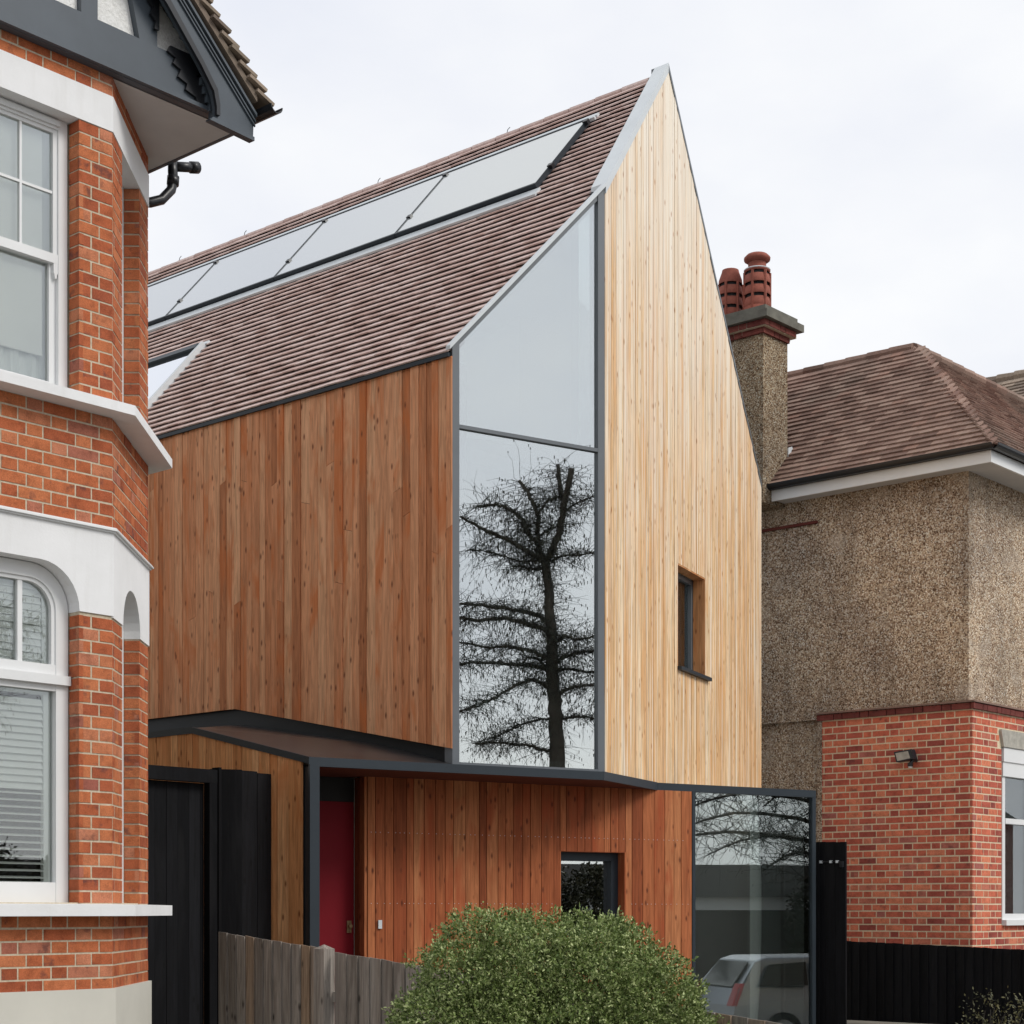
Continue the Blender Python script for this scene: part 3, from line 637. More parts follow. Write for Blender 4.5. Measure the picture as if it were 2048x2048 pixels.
# upper sash window
a, b_ = OP[0] + .012, OP[1] - .012
UW = frame_ring(MB(), FB, a, b_, 4.27, 5.915, .062, -.17, -.10).build('sash_window', 'white_gloss', LH)
frame_ring(MB(), FB, a + .058, b_ - .058, 5.06, 5.865, .034, -.148, -.112).build('upper_sash', 'white_gloss', UW)
ls = frame_ring(MB(), FB, a + .058, b_ - .058, 4.30, 5.107, .05, -.166, -.130).build('lower_sash', 'white_gloss', UW)
MB().fbox(FB, a + .058, b_ - .058, 5.055, 5.11, -.13, -.104).build('meeting_rail', 'white_gloss', UW)
for sx in (a + .062, b_ - .092):
    MB().fpoly(FB, [(sx, 5.06), (sx + .03, 5.06), (sx + .03, 5.00), (sx + .024, 4.99), (sx + .02, 4.965), (sx + .01, 4.965), (sx + .005, 4.99), (sx, 5.0)], -.145, -.105).build('sash_horn', 'white_gloss', UW)
for k in range(3):
    sx = (a + .092) + (b_ - a - .184) * (k + 1) / 4
    MB().fbox(FB, sx - .008, sx + .008, 5.11, 5.835, -.14, -.118).build('glazing_bar', 'white_gloss', UW)
MB().fbox(FB, a + .09, b_ - .09, 5.47, 5.486, -.139, -.119).build('glazing_bar', 'white_gloss', UW)
MB().fbox(FB, a + .085, b_ - .085, 5.09, 5.84, -.131, -.129).build('pane', 'glass_house', UW)
MB().fbox(FB, a + .10, b_ - .10, 4.34, 5.07, -.151, -.149).build('pane', 'glass_house', UW)
MB().fbox(FB, a + .06, b_ - .06, 5.87, 5.9, -.1, -.085).build('bead', 'white_gloss', UW)
bl = MB().fbox(FB, a + .05, b_ - .125, 4.52, 5.86, -.180, -.176).fbox(FB, a + .05, b_ - .125, 4.505, 4.52, -.185, -.17)
tag(bl.build('roller_blind', 'blind_cloth'), 'cream roller blind drawn down behind the upper sash window of the brick bay', 'blind')
lc = MB(); n = 60
for k in range(n):
    s_ = a + .03 + (b_ - a - .06) * k / n; s2 = a + .03 + (b_ - a - .06) * (k + 1) / n
    y0 = .012 * math.sin(k * .9) + .006 * math.sin(k * 2.3); y1 = .012 * math.sin((k + 1) * .9) + .006 * math.sin((k + 1) * 2.3)
    lc.add([FB.p(s_, 4.30, -.20 + y0), FB.p(s2, 4.30, -.20 + y1), FB.p(s2, 5.86, -.20 + y1), FB.p(s_, 5.86, -.20 + y0)], [(0, 1, 2, 3)])
tag(lc.build('net_curtain', 'white_slat'), 'pale pleated net curtain hanging behind the roller blind in the upper bay window', 'curtain')
# lower arched window
LW = None
o0, o1 = OP[0] + .006, OP[1] - .006
def arch_ring(F, s0, s1, z0, zt, r, w, n0, n1):
    outer = [(s0, z0)] + arcpts(s0 + r, zt - r, r, 180, 90) + arcpts(s1 - r, zt - r, r, 90, 0) + [(s1, z0)]
    ri = max(r - w, .02); inner = [(s0 + w, z0)] + arcpts(s0 + w + ri, zt - w - ri, ri, 180, 90) + arcpts(s1 - w - ri, zt - w - ri, ri, 90, 0) + [(s1 - w, z0)]
    m = MB(); n = len(outer); v = [F.p(q[0], q[1], n0) for q in outer] + [F.p(q[0], q[1], n0) for q in inner] + [F.p(q[0], q[1], n1) for q in outer] + [F.p(q[0], q[1], n1) for q in inner]
    f = []
    for i in range(n - 1):
        f += [(i, i + 1, n + i + 1, n + i), (2 * n + i, 3 * n + i, 3 * n + i + 1, 2 * n + i + 1), (i, 2 * n + i, 2 * n + i + 1, i + 1), (n + i, n + i + 1, 3 * n + i + 1, 3 * n + i)]
    f += [(0, n, 3 * n, 2 * n), (n - 1, 3 * n - 1, 4 * n - 1, 2 * n - 1)[:0] or (n - 1, 2 * n - 1, 4 * n - 1, 3 * n - 1)]
    return m.add(v, f)
LW = arch_ring(FB, o0, o1, 1.25, 3.25, .265, .085, -.17, -.10).build('arched_window', 'white_gloss', LH)
arch_ring(FB, o0 + .08, o1 - .08, 2.66, 3.172, .19, .03, -.15, -.112).build('upper_light', 'white_gloss', LW)
MB().fbox(FB, o0 + .085, o1 - .085, 2.60, 2.664, -.168, -.104).build('transom', 'white_gloss', LW)
MB().fbox(FB, o0, o1, 2.545, 2.60, -.16, -.07).build('transom', 'white_gloss', LW)
MB().fbox(FB, o0 + .085, o1 - .085, 2.508, 2.545, -.16, -.104).build('transom', 'white_gloss', LW)
MB().fbox(FB, o0 + .085, o1 - .085, 1.25, 1.37, -.16, -.104).build('bottom_rail', 'white_gloss', LW)
for k in range(3):
    sx = o0 + .11 + (o1 - o0 - .22) * (k + 1) / 4
    MB().fbox(FB, sx - .016, sx + .016, 2.66, 3.15, -.15, -.118).build('glazing_bar', 'white_gloss', LW)
MB().fbox(FB, o0 + .10, o1 - .10, 2.66, 3.15, -.141, -.139).build('pane', 'glass_house', LW)
MB().fbox(FB, o0 + .08, o1 - .08, 1.36, 2.51, -.141, -.139).build('pane', 'glass_house', LW)
# plantation shutters: slats
def shutter(label, s0, s1, z0, z1, tilt, zopen=None):
    t = thing('window_shutter', label, 'shutter', *FB.p((s0 + s1) / 2, 0, -.20)[:2], z0, 'white slatted shutters in the bay window')
    frame_ring(MB(), FB, s0, s1, z0, z1, .045, -.185, -.155).build('stile', 'white_slat', t)
    n = int((z1 - z0 - .1) / .0415)
    me = {}
    for k in range(n):
        z = z0 + .07 + k * .0415; an = tilt if (zopen is None or z > zopen) else 12
        w = .046; p = FB.p((s0 + s1) / 2, z, -.17) - Vector(ROOT_O[t.name])
        o = link('slat', box_mesh('slat', (round(s1 - s0 - .094, 3), w, .006), 'white_slat'), None, t, Matrix.Translation(p) @ Matrix.Rotation(R(an), 4, 'X'))
mid = (o0 + o1) / 2
shutter('closed white slatted shutter in the arched upper light, by the brick pier', mid + .002, o1 - .10, 2.60, 3.20, 74)
shutter('closed white slatted shutter in the arched upper light, at the left edge', o0 + .10, mid - .002, 2.60, 3.20, 74)
shutter('white slatted shutter in the tall lower light beside the brick pier, its lower slats open', mid + .002, o1 - .09, 1.33, 2.53, 62, 1.93)
shutter('white slatted shutter in the tall lower light at the left edge, its lower slats open', o0 + .09, mid - .002, 1.33, 2.53, 62, 1.93)
# splay windows (seen edge-on)
for z0, z1 in ((1.24, 3.23), (4.27, 5.915)):
    fw = frame_ring(MB(), FC, OC[0] + .005, OC[1] - .005, z0, z1, .06, -.17, -.10).build('splay_window', 'white_gloss', LH)
    MB().fbox(FC, OC[0] + .06, OC[1] - .06, z0 + .06, z1 - .06, -.141, -.139).build('pane', 'glass_house', fw)
    MB().fbox(FC, OC[0] + .02, OC[1] - .02, z0 + .02, z1 - .02, -.22, -.21).build('blind', 'blind_cloth', fw)
# ---- gable
GZ = 6.256; GW = WC
MB().pz([(mir((-2.87, 0))[0], -.775), (-2.87, -.775), (-2.87, .22), (mir((-2.87, 0))[0], .22)], 6.25, 6.262).build('soffit', 'soffit_paint', LH)
MB().box(-2.87, -2.845, -.80, 4, 6.245, 6.36).build('soffit_edge', 'slate_paint', LH)
MB().box(-3.0, -2.86, .22, 4, 6.15, 6.30).build('eaves_box', 'white_masonry', LH)
gs = .95
def zg2(w): return 6.312 - gs * (w + 2.858)
apw = GW; zap = zg2(apw)
MB().prism([(-2.87, -.775, 6.262), (apw, -.775, zap - .1), (mir((-2.87, 0))[0], -.775, 6.262)], (0, 3, 0)).build('gable_wall', 'rough_render', LH)
FGa = Face(0, -.775, 0)
def gp(name, mat, pts, n0, n1): return MB().fpoly(FGa, pts, n0, n1).build(name, mat, LH)
gp('tie_beam', 'slate_paint', [(-6.3, 6.25), (-3.0, 6.25), (-3.0, 6.526), (-6.3, 6.526)], -.01, .055)
gp('drip_rail', 'slate_paint', [(-6.3, 6.252), (-3.1, 6.252), (-3.1, 6.278), (-6.3, 6.278)], .055, .085)
gp('timber_post', 'slate_paint', [(-4.094, 6.526), (-3.978, 6.526), (-3.978, 7.4), (-4.094, 7.4)], -.01, .045)
br = [(-3.54, 6.526), (-3.54, 7.05), (-3.84, 7.05), (-3.80, 6.95), (-3.73, 6.761), (-3.695, 6.62), (-3.672, 6.526)]
gp('curved_brace', 'slate_paint', br, -.01, .046)
gp('timber_post', 'slate_paint', [(-4.73, 6.526), (-4.61, 6.526), (-4.61, 7.9), (-4.73, 7.9)], -.01, .045)
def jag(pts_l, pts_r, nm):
    return gp(nm, 'black_plastic', pts_l + pts_r, .056, .075)  # black jagged boards stand in for the serrated shadow on brace and beam
jag([(-3.62, 7.0), (-3.66, 6.95), (-3.62, 6.92), (-3.65, 6.86), (-3.60, 6.84), (-3.63, 6.78), (-3.59, 6.75), (-3.61, 6.70), (-3.57, 6.67), (-3.58, 6.62)], [(-3.545, 6.62), (-3.545, 7.0)], 'shadow_board')
jag([(-3.46, 6.56), (-3.48, 6.52), (-3.42, 6.50), (-3.44, 6.46), (-3.38, 6.44), (-3.40, 6.39), (-3.33, 6.37), (-3.34, 6.33), (-3.26, 6.31), (-3.25, 6.28)], [(-3.06, 6.28), (-3.06, 6.40), (-3.20, 6.56)], 'shadow_board')
# serrated trim below the bargeboard: little steps
def serr(w0, z0, w1, z1, n, thick_w, nm, mat, n0, n1):
    pts = []
    for k in range(n):
        a_ = k / n; b2 = (k + 1) / n
        pts += [(w0 + (w1 - w0) * a_, z0 + (z1 - z0) * a_), (w0 + (w1 - w0) * b2, z0 + (z1 - z0) * a_)]
    pts += [(w1, z1), (w1 + thick_w, z1), (w0 + thick_w, z0)]
    return gp(nm, mat, pts, n0, n1)
serr(-4.25, 7.55, -3.18, 6.44, 22, .09, 'serrated_trim', 'slate_paint', .05, .095)
serr(-3.26, 6.44, -3.15, 6.20, 5, .06, 'serrated_trim', 'slate_paint', .06, .10)
FV = Face(0, -.93, 0)
bp = [(-2.865, 6.15), (-2.858, 6.312), (apw, zap), (apw, zap - .21), (-3.567, 6.771), (-3.30, 6.49), (-3.215, 6.385), (-3.181, 6.32), (-3.165, 6.25), (-3.165, 6.20), (-3.218, 6.165)]
MB().fpoly(FV, bp, -.04, 0).build('bargeboard', 'slate_paint', LH)
MB().fpoly(FV, [(2 * apw - p[0], p[1]) for p in bp], -.04, 0).build('bargeboard', 'slate_paint', LH)
for off, hh, pr_ in ((.0, .022, .03), (-.04, .014, .018), (-.068, .012, .012)):
    MB().fpoly(FV, [(-2.855, 6.312 + off), (apw, zap + off), (apw, zap + off - hh), (-2.855, 6.312 + off - hh)], 0, pr_).build('moulding', 'slate_paint', LH)
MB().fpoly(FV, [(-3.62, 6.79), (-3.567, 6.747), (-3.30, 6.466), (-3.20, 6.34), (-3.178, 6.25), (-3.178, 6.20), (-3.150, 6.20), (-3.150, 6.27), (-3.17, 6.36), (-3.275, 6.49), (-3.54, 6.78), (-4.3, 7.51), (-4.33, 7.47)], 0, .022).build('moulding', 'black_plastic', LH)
MB().fpoly(FV, [(-3.22, 6.155), (-2.862, 6.14), (-2.862, 6.165), (-3.2, 6.18)], -.04, .012).build('barge_foot', 'slate_paint', LH)
# soffit board between barge and wall
MB().prism([(-2.87, -.93, 6.26), (apw, -.93, zap - .05), (apw, -.93, zap + .0), (-2.87, -.93, 6.30)], (0, .16, 0)).build('verge_soffit', 'slate_paint', LH)
# roof slope and verge tiles
rs = .90
def zt(w): return 6.43 - rs * (w + 2.80)
MB().prism([(-2.86, -.965, zt(-2.86) - .05), (apw, -.965, zt(apw) - .05), (apw, -.965, zt(apw) - .10), (-2.86, -.965, zt(-2.86) - .10)], (0, 7, 0)).build('roof_deck', 'tile_mossy', LH)
MB().prism([(2 * apw + 2.64, -.96, zt(-2.64) - .06), (apw, -.96, zt(apw) - .06), (apw, -.96, zt(apw) - .12), (2 * apw + 2.64, -.96, zt(-2.64) - .12)], (0, 7, 0)).build('roof_deck', 'tile_mossy', LH)
pcs = []
upv = Vector((-1, 0, rs)).normalized()
tiles(pcs, (-2.77, 0, zt(-2.77) - .05), (0, 1, 0), upv, 27, lambda r: (-1.0, 5.0), lift=.06, thick=.022, jitter=.006)
pieces_out(pcs, 'roof_tile', 'tile_mossy', LH, 120)
m = MB(); q = []
for i in range(9): an = math.pi * i / 8; q.append((-2.785 - .05 * math.cos(an), 6.355 - .05 * math.sin(an)))
q2 = [(-2.785 - .043 * math.cos(math.pi * i / 8), 6.355 - .043 * math.sin(math.pi * i / 8)) for i in range(8, -1, -1)]
MB().prism([(p[0], -1.07, p[1]) for p in q + q2], (0, 5, 0)).build('gutter', 'black_plastic', LH)
# rainwater pipe
dp = thing('rainwater_pipe', 'black swan-neck rainwater pipe under the eaves of the brick house', 'drainpipe', -2.8, .1, 5.9)
pth = [(-2.705, .1, 6.36), (-2.705, .1, 6.28), (-2.70, .1, 6.22), (-2.72, .1, 6.15), (-2.80, .1, 6.06), (-2.90, .1, 6.01), (-3.0, .1, 5.99)]
MB().tube(pth, .034, 12).build('swan_neck', 'black_plastic', dp, True)
MB().tube([(-2.70, .1, 6.25), (-2.705, .1, 6.19)], .042, 12).build('collar', 'black_plastic', dp, True)
MB().tube([(-2.68, .1, 6.325), (-2.50, .1, 6.375)], .034, 12).build('branch_pipe', 'black_plastic', dp, True)
MB().tube([(-2.55, .1, 6.361), (-2.49, .1, 6.378)], .041, 12).build('collar', 'black_plastic', dp, True)
MB().tube([(-2.95, .3, 5.99), (-2.95, .3, -.2)], .034, 10).build('down_pipe', 'black_plastic', dp, True)

# ================================================================== THE RIGHT HOUSE
RH = thing('pebbledash_house', 'old house with pebbledash upper walls, red brick below and hipped tiled roof, at the right', 'house', 10.5, 2.0)
RW = 7.25; RD = -.889
MB().box(RW, 14.3, RD + .045, 9, 3.40, 5.98).build('upper_wall', 'pebbledash', RH)
MB().box(RW + .05, RW + .3, 1.03, 9, -.3, 3.40).build('side_wall', 'pebbledash', RH)
MB().pz([(RW - .035, 1.03), (RW - .035, 9), (RW + .002, 9), (RW + .002, 1.03)], 5.66, 5.69).build('drip_course', 'brick_dark', RH)
MB().pz([(RW - .012, 1.03), (RW + .06, 1.03), (RW + .06, .975), (RW - .012, .975)], 1.85, 3.44).build('edge_render', 'pebbledash', RH)
MB().box(RW + .0025, 7.95, RD + .0025, 1.0, -.3, 3.40).build('brick_core', 'mortar_right', RH)
MB().box(7.95, 14.3, RD + .0025, -.5, -.3, 1.05).box(7.95, 14.3, RD + .0025, -.5, 3.02, 3.40).box(9.62, 14.3, RD + .0025, -.5, 1.05, 3.02).build('brick_core', 'mortar_right', RH)
FRS = Face(RW, 1.0, -math.pi / 2); LS = 1.0 - RD
FRF = Face(RW, RD, 0)
pcs = []
brick_face(pcs, FRS, 0, LS, .65, 3.40, (), .0, jt=.0145)
brick_face(pcs, FRF, 0, 2.6, .65, 3.40, [(.70, 2.6, 1.04, 3.02), (.64, 2.6, 3.02, 3.20)], .0, start=.05, jt=.0145)
pieces_out(pcs, 'brick', 'brick_right', RH, 300)
pcs = []
brick_face(pcs, Face(RW - .03, 1.03, -math.pi / 2), 0, 1.03 - RD + .03, 3.378, 3.455, (), 3.378)
brick_face(pcs, Face(RW - .03, RD - .03, 0), 0, 2.7, 3.378, 3.455, (), 3.378)
pieces_out(pcs, 'brick', 'brick_dark', RH, 80)
MB().pz([(RW - .045, 1.03), (RW - .045, RD - .045), (9.9, RD - .045), (9.9, RD + .1), (RW + .1, RD + .1), (RW + .1, 1.03)], 3.455, 3.475).build('drip_tile', 'tile_old', RH)
# window on the front
MB().fpoly(FRF, [(.64, 3.19), (.70, 3.02), (2.4, 3.02), (2.4, 3.21), (.64, 3.21)], -.1, .03).build('stone_lintel', 'limestone', RH)
rw = frame_ring(MB(), FRF, .76, 2.3, 1.10, 3.015, .07, -.09, -.02).build('window', 'white_gloss', RH)
MB().fbox(FRF, .74, 2.32, 2.70, 2.86, -.06, .0).fbox(FRF, .73, 2.33, 2.86, 3.015, -.06, .015).build('head_board', 'white_gloss', rw)
MB().fbox(FRF, .83, 2.23, 2.175, 2.235, -.085, -.012).build('transom', 'white_gloss', rw)
MB().fbox(FRF, 1.50, 1.58, 1.17, 2.70, -.085, -.014).build('mullion', 'white_gloss', rw)
MB().fbox(FRF, .83, 2.23, 1.17, 2.70, -.062, -.060).build('pane', 'glass_house', rw)
MB().fbox(FRF, .80, 2.26, 1.13, 2.74, -.14, -.13).build('blind', 'white_slat', rw)
MB().fbox(FRF, .72, 2.34, 1.04, 1.10, -.09, .05).build('sill', 'white_gloss', rw)
# eaves
EW = 6.95; ED = -1.265
MB().pz([(EW + .03, ED + .03), (14.6, ED + .03), (14.6, ED + .055), (EW + .055, ED + .055), (EW + .055, 9), (EW + .03, 9)], 5.935, 6.06).build('fascia', 'white_gloss', RH)
MB().pz([(EW + .05, ED + .05), (14.6, ED + .05), (14.6, 9), (EW + .05, 9)], 5.955, 5.965).build('soffit', 'soffit_paint', RH)
def gut(a, b_, z, r=.06):
    a = Vector((*a, z)); b_ = Vector((*b_, z)); t = (b_ - a).normalized(); sd = Vector((-t.y, t.x, 0)); pts = []
    for i in range(9): an = math.pi * i / 8; pts.append(a + sd * math.cos(an) * r - Vector((0, 0, 1)) * math.sin(an) * r)
    for i in range(8, -1, -1): an = math.pi * i / 8; pts.append(a + sd * math.cos(an) * (r - .008) - Vector((0, 0, 1)) * math.sin(an) * (r - .008))
    return MB().prism(pts, b_ - a)
gut((EW - .02, ED - .02), (EW - .02, 9), 6.115).build('gutter', 'black_plastic', RH); gut((EW - .02, ED - .02), (14.6, ED - .02), 6.114).build('gutter', 'black_plastic', RH)
HW = 1.873
MB().add([(EW, ED, 6.10), (14.6, ED, 6.10), (14.6, ED + 1.925, 7.975), (EW + HW, ED + 1.925, 7.975), (EW + HW, 9, 7.975), (EW, 9, 6.10), (EW + 2 * HW, 9, 6.1), (14.6, 4.5, 6.1), (EW + 2 * HW, 4.5, 6.1)],
         [(0, 1, 2, 3), (0, 3, 4, 5), (3, 2, 7, 8), (3, 8, 6, 4)]).build('roof_deck', 'tile_old', RH)
pcs = []; g45 = math.sqrt(.5)
ul = Vector((HW, 0, 1.875)).normalized()
tiles(pcs, (EW - .03, 0, 6.085), (0, 1, 0), ul, 26, lambda r: (ED + r * ul.x - .02, 7.0 if r * ul.x < HW + .02 else 7.0), gauge=.1, skip=lambda s, r: 1.50 < s < 2.95 and r * ul.x < .48, jitter=.004, lift=.028, thick=.018)
uf = Vector((0, 1.925, 1.875)).normalized()
tiles(pcs, (0, ED - .03, 6.085), (1, 0, 0), uf, 26, lambda r: (EW + r * uf.y - .02, 11.5), gauge=.1, jitter=.004, lift=.028, thick=.018)
pieces_out(pcs, 'roof_tile', 'tile_old', RH, 300)
hp = MB()
for k in range(19): t0 = k / 19; t1 = (k + 1.1) / 19; hp.tube([(EW + HW * t0, ED + 1.925 * t0, 6.10 + 1.875 * t0), (EW + HW * t1, ED + 1.925 * t1, 6.105 + 1.875 * t1)], [.030, .026], 7)
hp.build('hip_tiles', 'tile_old', RH)['kind'] = 'stuff'
hp = MB()
for k in range(20): hp.tube([(EW + HW + k * .3, ED + 1.925, 7.985), (EW + HW + k * .3 + .31, ED + 1.925, 7.99)], [.06, .065], 8)
for k in range(20): hp.tube([(EW + HW, ED + 1.925 + k * .3, 7.985), (EW + HW, ED + 1.925 + k * .3 + .31, 7.99)], [.06, .065], 8)
hp.build('ridge_tiles', 'tile_old', RH)['kind'] = 'stuff'
# chimney
CD = 1.484
CH = bx('chimney', 'pebbledash_sooty', RH, 6.80, 7.318, CD, 3.1, 5.9, 7.86)
for i, (e, z0, z1) in enumerate(((.03, 7.835, 7.90), (.085, 7.905, 7.97))):
    pcs = []
    brick_face(pcs, Face(6.80 - e, CD - e, 0), 0, .518 + 2 * e, z0, z1, (), z0 - .005, start=.1 * i, depth=.1 + e)
    brick_face(pcs, Face(6.80 - e, 3.1, -math.pi / 2), 0, 3.1 - CD + e, z0, z1, (), z0 - .005, start=.1 * i, depth=.1 + e)
    for key, mm in pcs: link('brick', box_mesh('brick', key, 'brick_dark'), None, CH, Matrix.Translation(-Vector(ROOT_O[RH.name])) @ mm)
bx('corbel_core', 'mortar', CH, 6.80 - .075, 7.318 + .075, CD - .075, 3.17, 7.90, 7.968); bx('corbel_core', 'mortar', CH, 6.80 - .022, 7.318 + .022, CD - .022, 3.12, 7.862, 7.9)
bx('slab', 'concrete', CH, 6.80 - .14, 7.318 + .14, CD - .14, 3.24, 7.975, 8.06)
bx('slab', 'concrete', CH, 6.80 - .085, 7.318 + .085, CD - .085, 3.2, 8.06, 8.13)
MB().add([(6.72, CD - .08, 8.13), (7.40, CD - .08, 8.13), (7.40, 3.2, 8.13), (6.72, 3.2, 8.13), (6.9, CD + .1, 8.20), (7.22, CD + .1, 8.20), (7.22, 3, 8.20), (6.9, 3, 8.20)], [(0, 1, 5, 4), (1, 2, 6, 5), (2, 3, 7, 6), (3, 0, 4, 7), (4, 5, 6, 7)]).build('flaunching', 'concrete', CH)
def lathe(m, cx, cy, prof, k=18):
    b0 = len(m.v)
    for r, z in prof: m.v += [(cx + r * math.cos(2 * math.pi * j / k), cy + r * math.sin(2 * math.pi * j / k), z) for j in range(k)]
    for i in range(len(prof) - 1):
        for j in range(k): m.f.append((b0 + i * k + j, b0 + i * k + (j + 1) % k, b0 + (i + 1) * k + (j + 1) % k, b0 + (i + 1) * k + j))
    m.f.append(tuple(b0 + (len(prof) - 1) * k + j for j in range(k))); return m
def pot(label, cy, zb, tiers, r, neck):
    t = thing('chimney_pot', label, 'chimney pot', 7.06, cy, 8.13, 'terracotta chimney pots')
    z = 8.14; prof = [(r * .95, z)]
    lathe(MB(), 7.06, cy, [(r * .82, 8.13), (r * .82, zb + tiers * .135)]).build('core', 'interior_dark', t, True)
    for k in range(tiers):
        z0 = zb + k * .135
        lathe(MB(), 7.06, cy, [(r * 1.0, z0), (r * 1.02, z0 + .005), (r * .93, z0 + .10), (r * .8, z0 + .102)]).build('louvre_ring', 'terracotta', t, True)
    for j in range(6):
        an = j * math.pi / 3 + .2; m = MB(); x, y = 7.06 + r * .96 * math.cos(an), cy + r * .96 * math.sin(an)
        m.tube([(x, y, 8.13), (x, y, zb + tiers * .135)], .018, 5).build('rib', 'terracotta', t)
    lathe(MB(), 7.06, cy, [(r, 8.12), (r, zb + .01)]).build('base', 'terracotta', t, True)
    zt_ = zb + tiers * .135
    if neck:
        lathe(MB(), 7.06, cy, [(r * .9, zt_), (r * 1.0, zt_ + .012), (r * .98, zt_ + .03), (r * .68, zt_ + .045), (r * .68, 8.80), (r * .6, 8.81)]).build('neck', 'terracotta', t, True)
        MB().tube([(7.06 + r * .97 * math.cos(a_ * .4), cy + r * .97 * math.sin(a_ * .4), zt_ + .03) for a_ in range(17)], .008, 5).build('wire', 'zinc_pale', t)
        lathe(MB(), 7.06, cy, [(r * .7, 8.775), (r * .98, 8.80), (r * 1.0, 8.83), (r * .78, 8.865), (r * .7, 8.87)]).build('cap', 'terracotta', t, True)
    else:
        lathe(MB(), 7.06, cy, [(r * .98, zt_), (r * .95, zt_ + .05), (r * .70, zt_ + .15), (r * .68, zt_ + .17), (r * .55, zt_ + .172)]).build('neck', 'terracotta', t, True)
pot('taller louvred terracotta chimney pot with a flared cap and wire', 1.735, 8.25, 3, .155, True)
pot('shorter louvred terracotta chimney pot with a tapered top, nearer the gable', 2.11, 8.20, 3, .145, False)
MB().prism([(7.32, CD, 6.50), (7.42, CD, 6.62), (7.40, CD, 6.65), (7.32, CD, 6.62)], (0, -.012, 0)).build('flashing', 'zinc_pale', RH)
# flood light
fl = thing('floodlight', 'small black security floodlight on the red brick side wall', 'floodlight', RW - .1, -.15, 2.9)
F6 = Face(RW, 1.0, -math.pi / 2); sf = 1.12
MB().fpoly(F6, [(sf - .09, 2.955), (sf + .12, 2.975), (sf + .15, 2.87), (sf - .06, 2.84)], .07, .16).build('lamp_head', 'steel_dark', fl)
MB().fpoly(F6, [(sf - .07, 2.94), (sf + .085, 2.955), (sf + .11, 2.875), (sf - .045, 2.853)], .16, .163).build('lens', 'limestone', fl)
MB().tube([F6.p(sf + .10, 2.86, 0), F6.p(sf + .10, 2.86, .08), F6.p(sf + .08, 2.82, .1)], .02, 8).build('bracket', 'black_plastic', fl)
MB().tube([F6.p(sf + .08, 2.83, .1), F6.p(sf + .08, 2.79, .1)], .03, 10).build('sensor', 'black_plastic', fl)
MB().tube([F6.p(sf + .08, 2.79, .1), F6.p(sf + .08, 2.775, .1)], .022, 10).build('sensor_lens', 'white_gloss', fl)
# further house
FH = thing('far_house', 'mossy tiled roof of a further house, just showing over the right roofline', 'house', 16.2, 4)
bx('wall', 'pebbledash', FH, 14.6, 18, .5, 9, 0, 7.8)
MB().prism([(14.2, -.2, 7.75), (18.2, -.2, 7.75), (16.2, -.2, 9.75)], (0, 10, 0)).build('roof', 'tile_old', FH)
pcs = []; uq = Vector((1, 0, 1)).normalized()
tiles(pcs, (14.18, 0, 7.75), (0, 1, 0), uq, 27, lambda r: (-.2, 6.0), lift=.03, thick=.018)
pieces_out(pcs, 'roof_tile', 'tile_mossy', FH, 60)
hp = MB()
for k in range(30): hp.tube([(16.2, -.2 + k * .3, 9.76), (16.2, .11 + k * .3, 9.77)], [.08, .09], 8)
hp.build('ridge_tiles', 'tile_mossy', FH)['kind'] = 'stuff'

# ================================================================== GATE AND FENCES
G = thing('side_gate', 'tall black boarded side gate between the brick bay and the timber house', 'gate', -2.4, .8)
FGt = Face(-4.2, .80, 0)          # gate plane, frontal
GX = (-2.95 + 4.2, -1.78 + 4.2)
MB().fbox(FGt, GX[0], GX[1], 2.16, 2.26, -.02, .05).build('head_rail', 'black_wood', G)
MB().fbox(FGt, GX[1] - .075, GX[1] + .0, -.05, 2.16, -.02, .048).build('post', 'black_wood', G)
MB().fbox(FGt, GX[1] + .003, GX[1] + .03, -.05, 2.28, -.02, .06).build('post', 'black_wood', G)
s = GX[0] + .01; k = 0
while s < GX[1] - .10:
    w = .105
    MB().fbox(FGt, s + .003, min(s + w, GX[1] - .076), -.05, 2.158, -.05, -.02 + random.uniform(-.002, .002)).build('board', 'black_wood', G); s += w
MB().fbox(FGt, GX[0], GX[1] - .08, 2.0, 2.08, -.085, -.055).build('rail', 'black_wood', G)
pn = thing('black_screen', 'narrow black boarded screen panel against the side of the timber house, right of the gate', 'screen', -1.5, .85)
MB().pz([(-1.765, .86), (-1.56, .73), (-1.56, .76), (-1.745, .89)], -.05, 2.275).build('board', 'black_wood', pn)
for a, b_ in ((-1.557, -1.405), (-1.400, -1.265)): MB().box(a, b_, .735, .76, -.05, 2.27 - (a + 1.557) * .07).build('board', 'black_wood', pn)

def featherboards(parent, d0, d1, w, ztop, mat, bw=.1, zb=None, face=-1):
    """overlapping feather-edge boards along d at constant w, facing towards -w"""
    n = int(round(abs(d1 - d0) / bw)); st = (d1 - d0) / n
    for k in range(n):
        a = d0 + st * k; b_ = a + st * 1.12; z = ztop(a) + random.uniform(-.004, .004); z2 = ztop(b_) + random.uniform(-.004, .004); lo = zg(a) + .03
        t = random.uniform(0, .003)
        MB().prism([(w - .006 - t, a, lo), (w - .022 - t, b_, lo), (w - .022 - t, b_, z2), (w - .006 - t, a, z)], (.012, 0, 0)).build('board', mat, parent)
GF = thing('garden_fence', 'weathered grey boarded garden fence sloping down to the street, in front of the timber house', 'fence', -2.2, -2.5)
def zf(d): return 1.050 + .0945 * (d - .2)
featherboards(GF, .22, -.84, -2.2, zf, 'fence_wood', .096)
def zf2(d): return zf(d) - .012
featherboards(GF, -.99, -5.9, -2.2, zf2, 'fence_wood', .108)
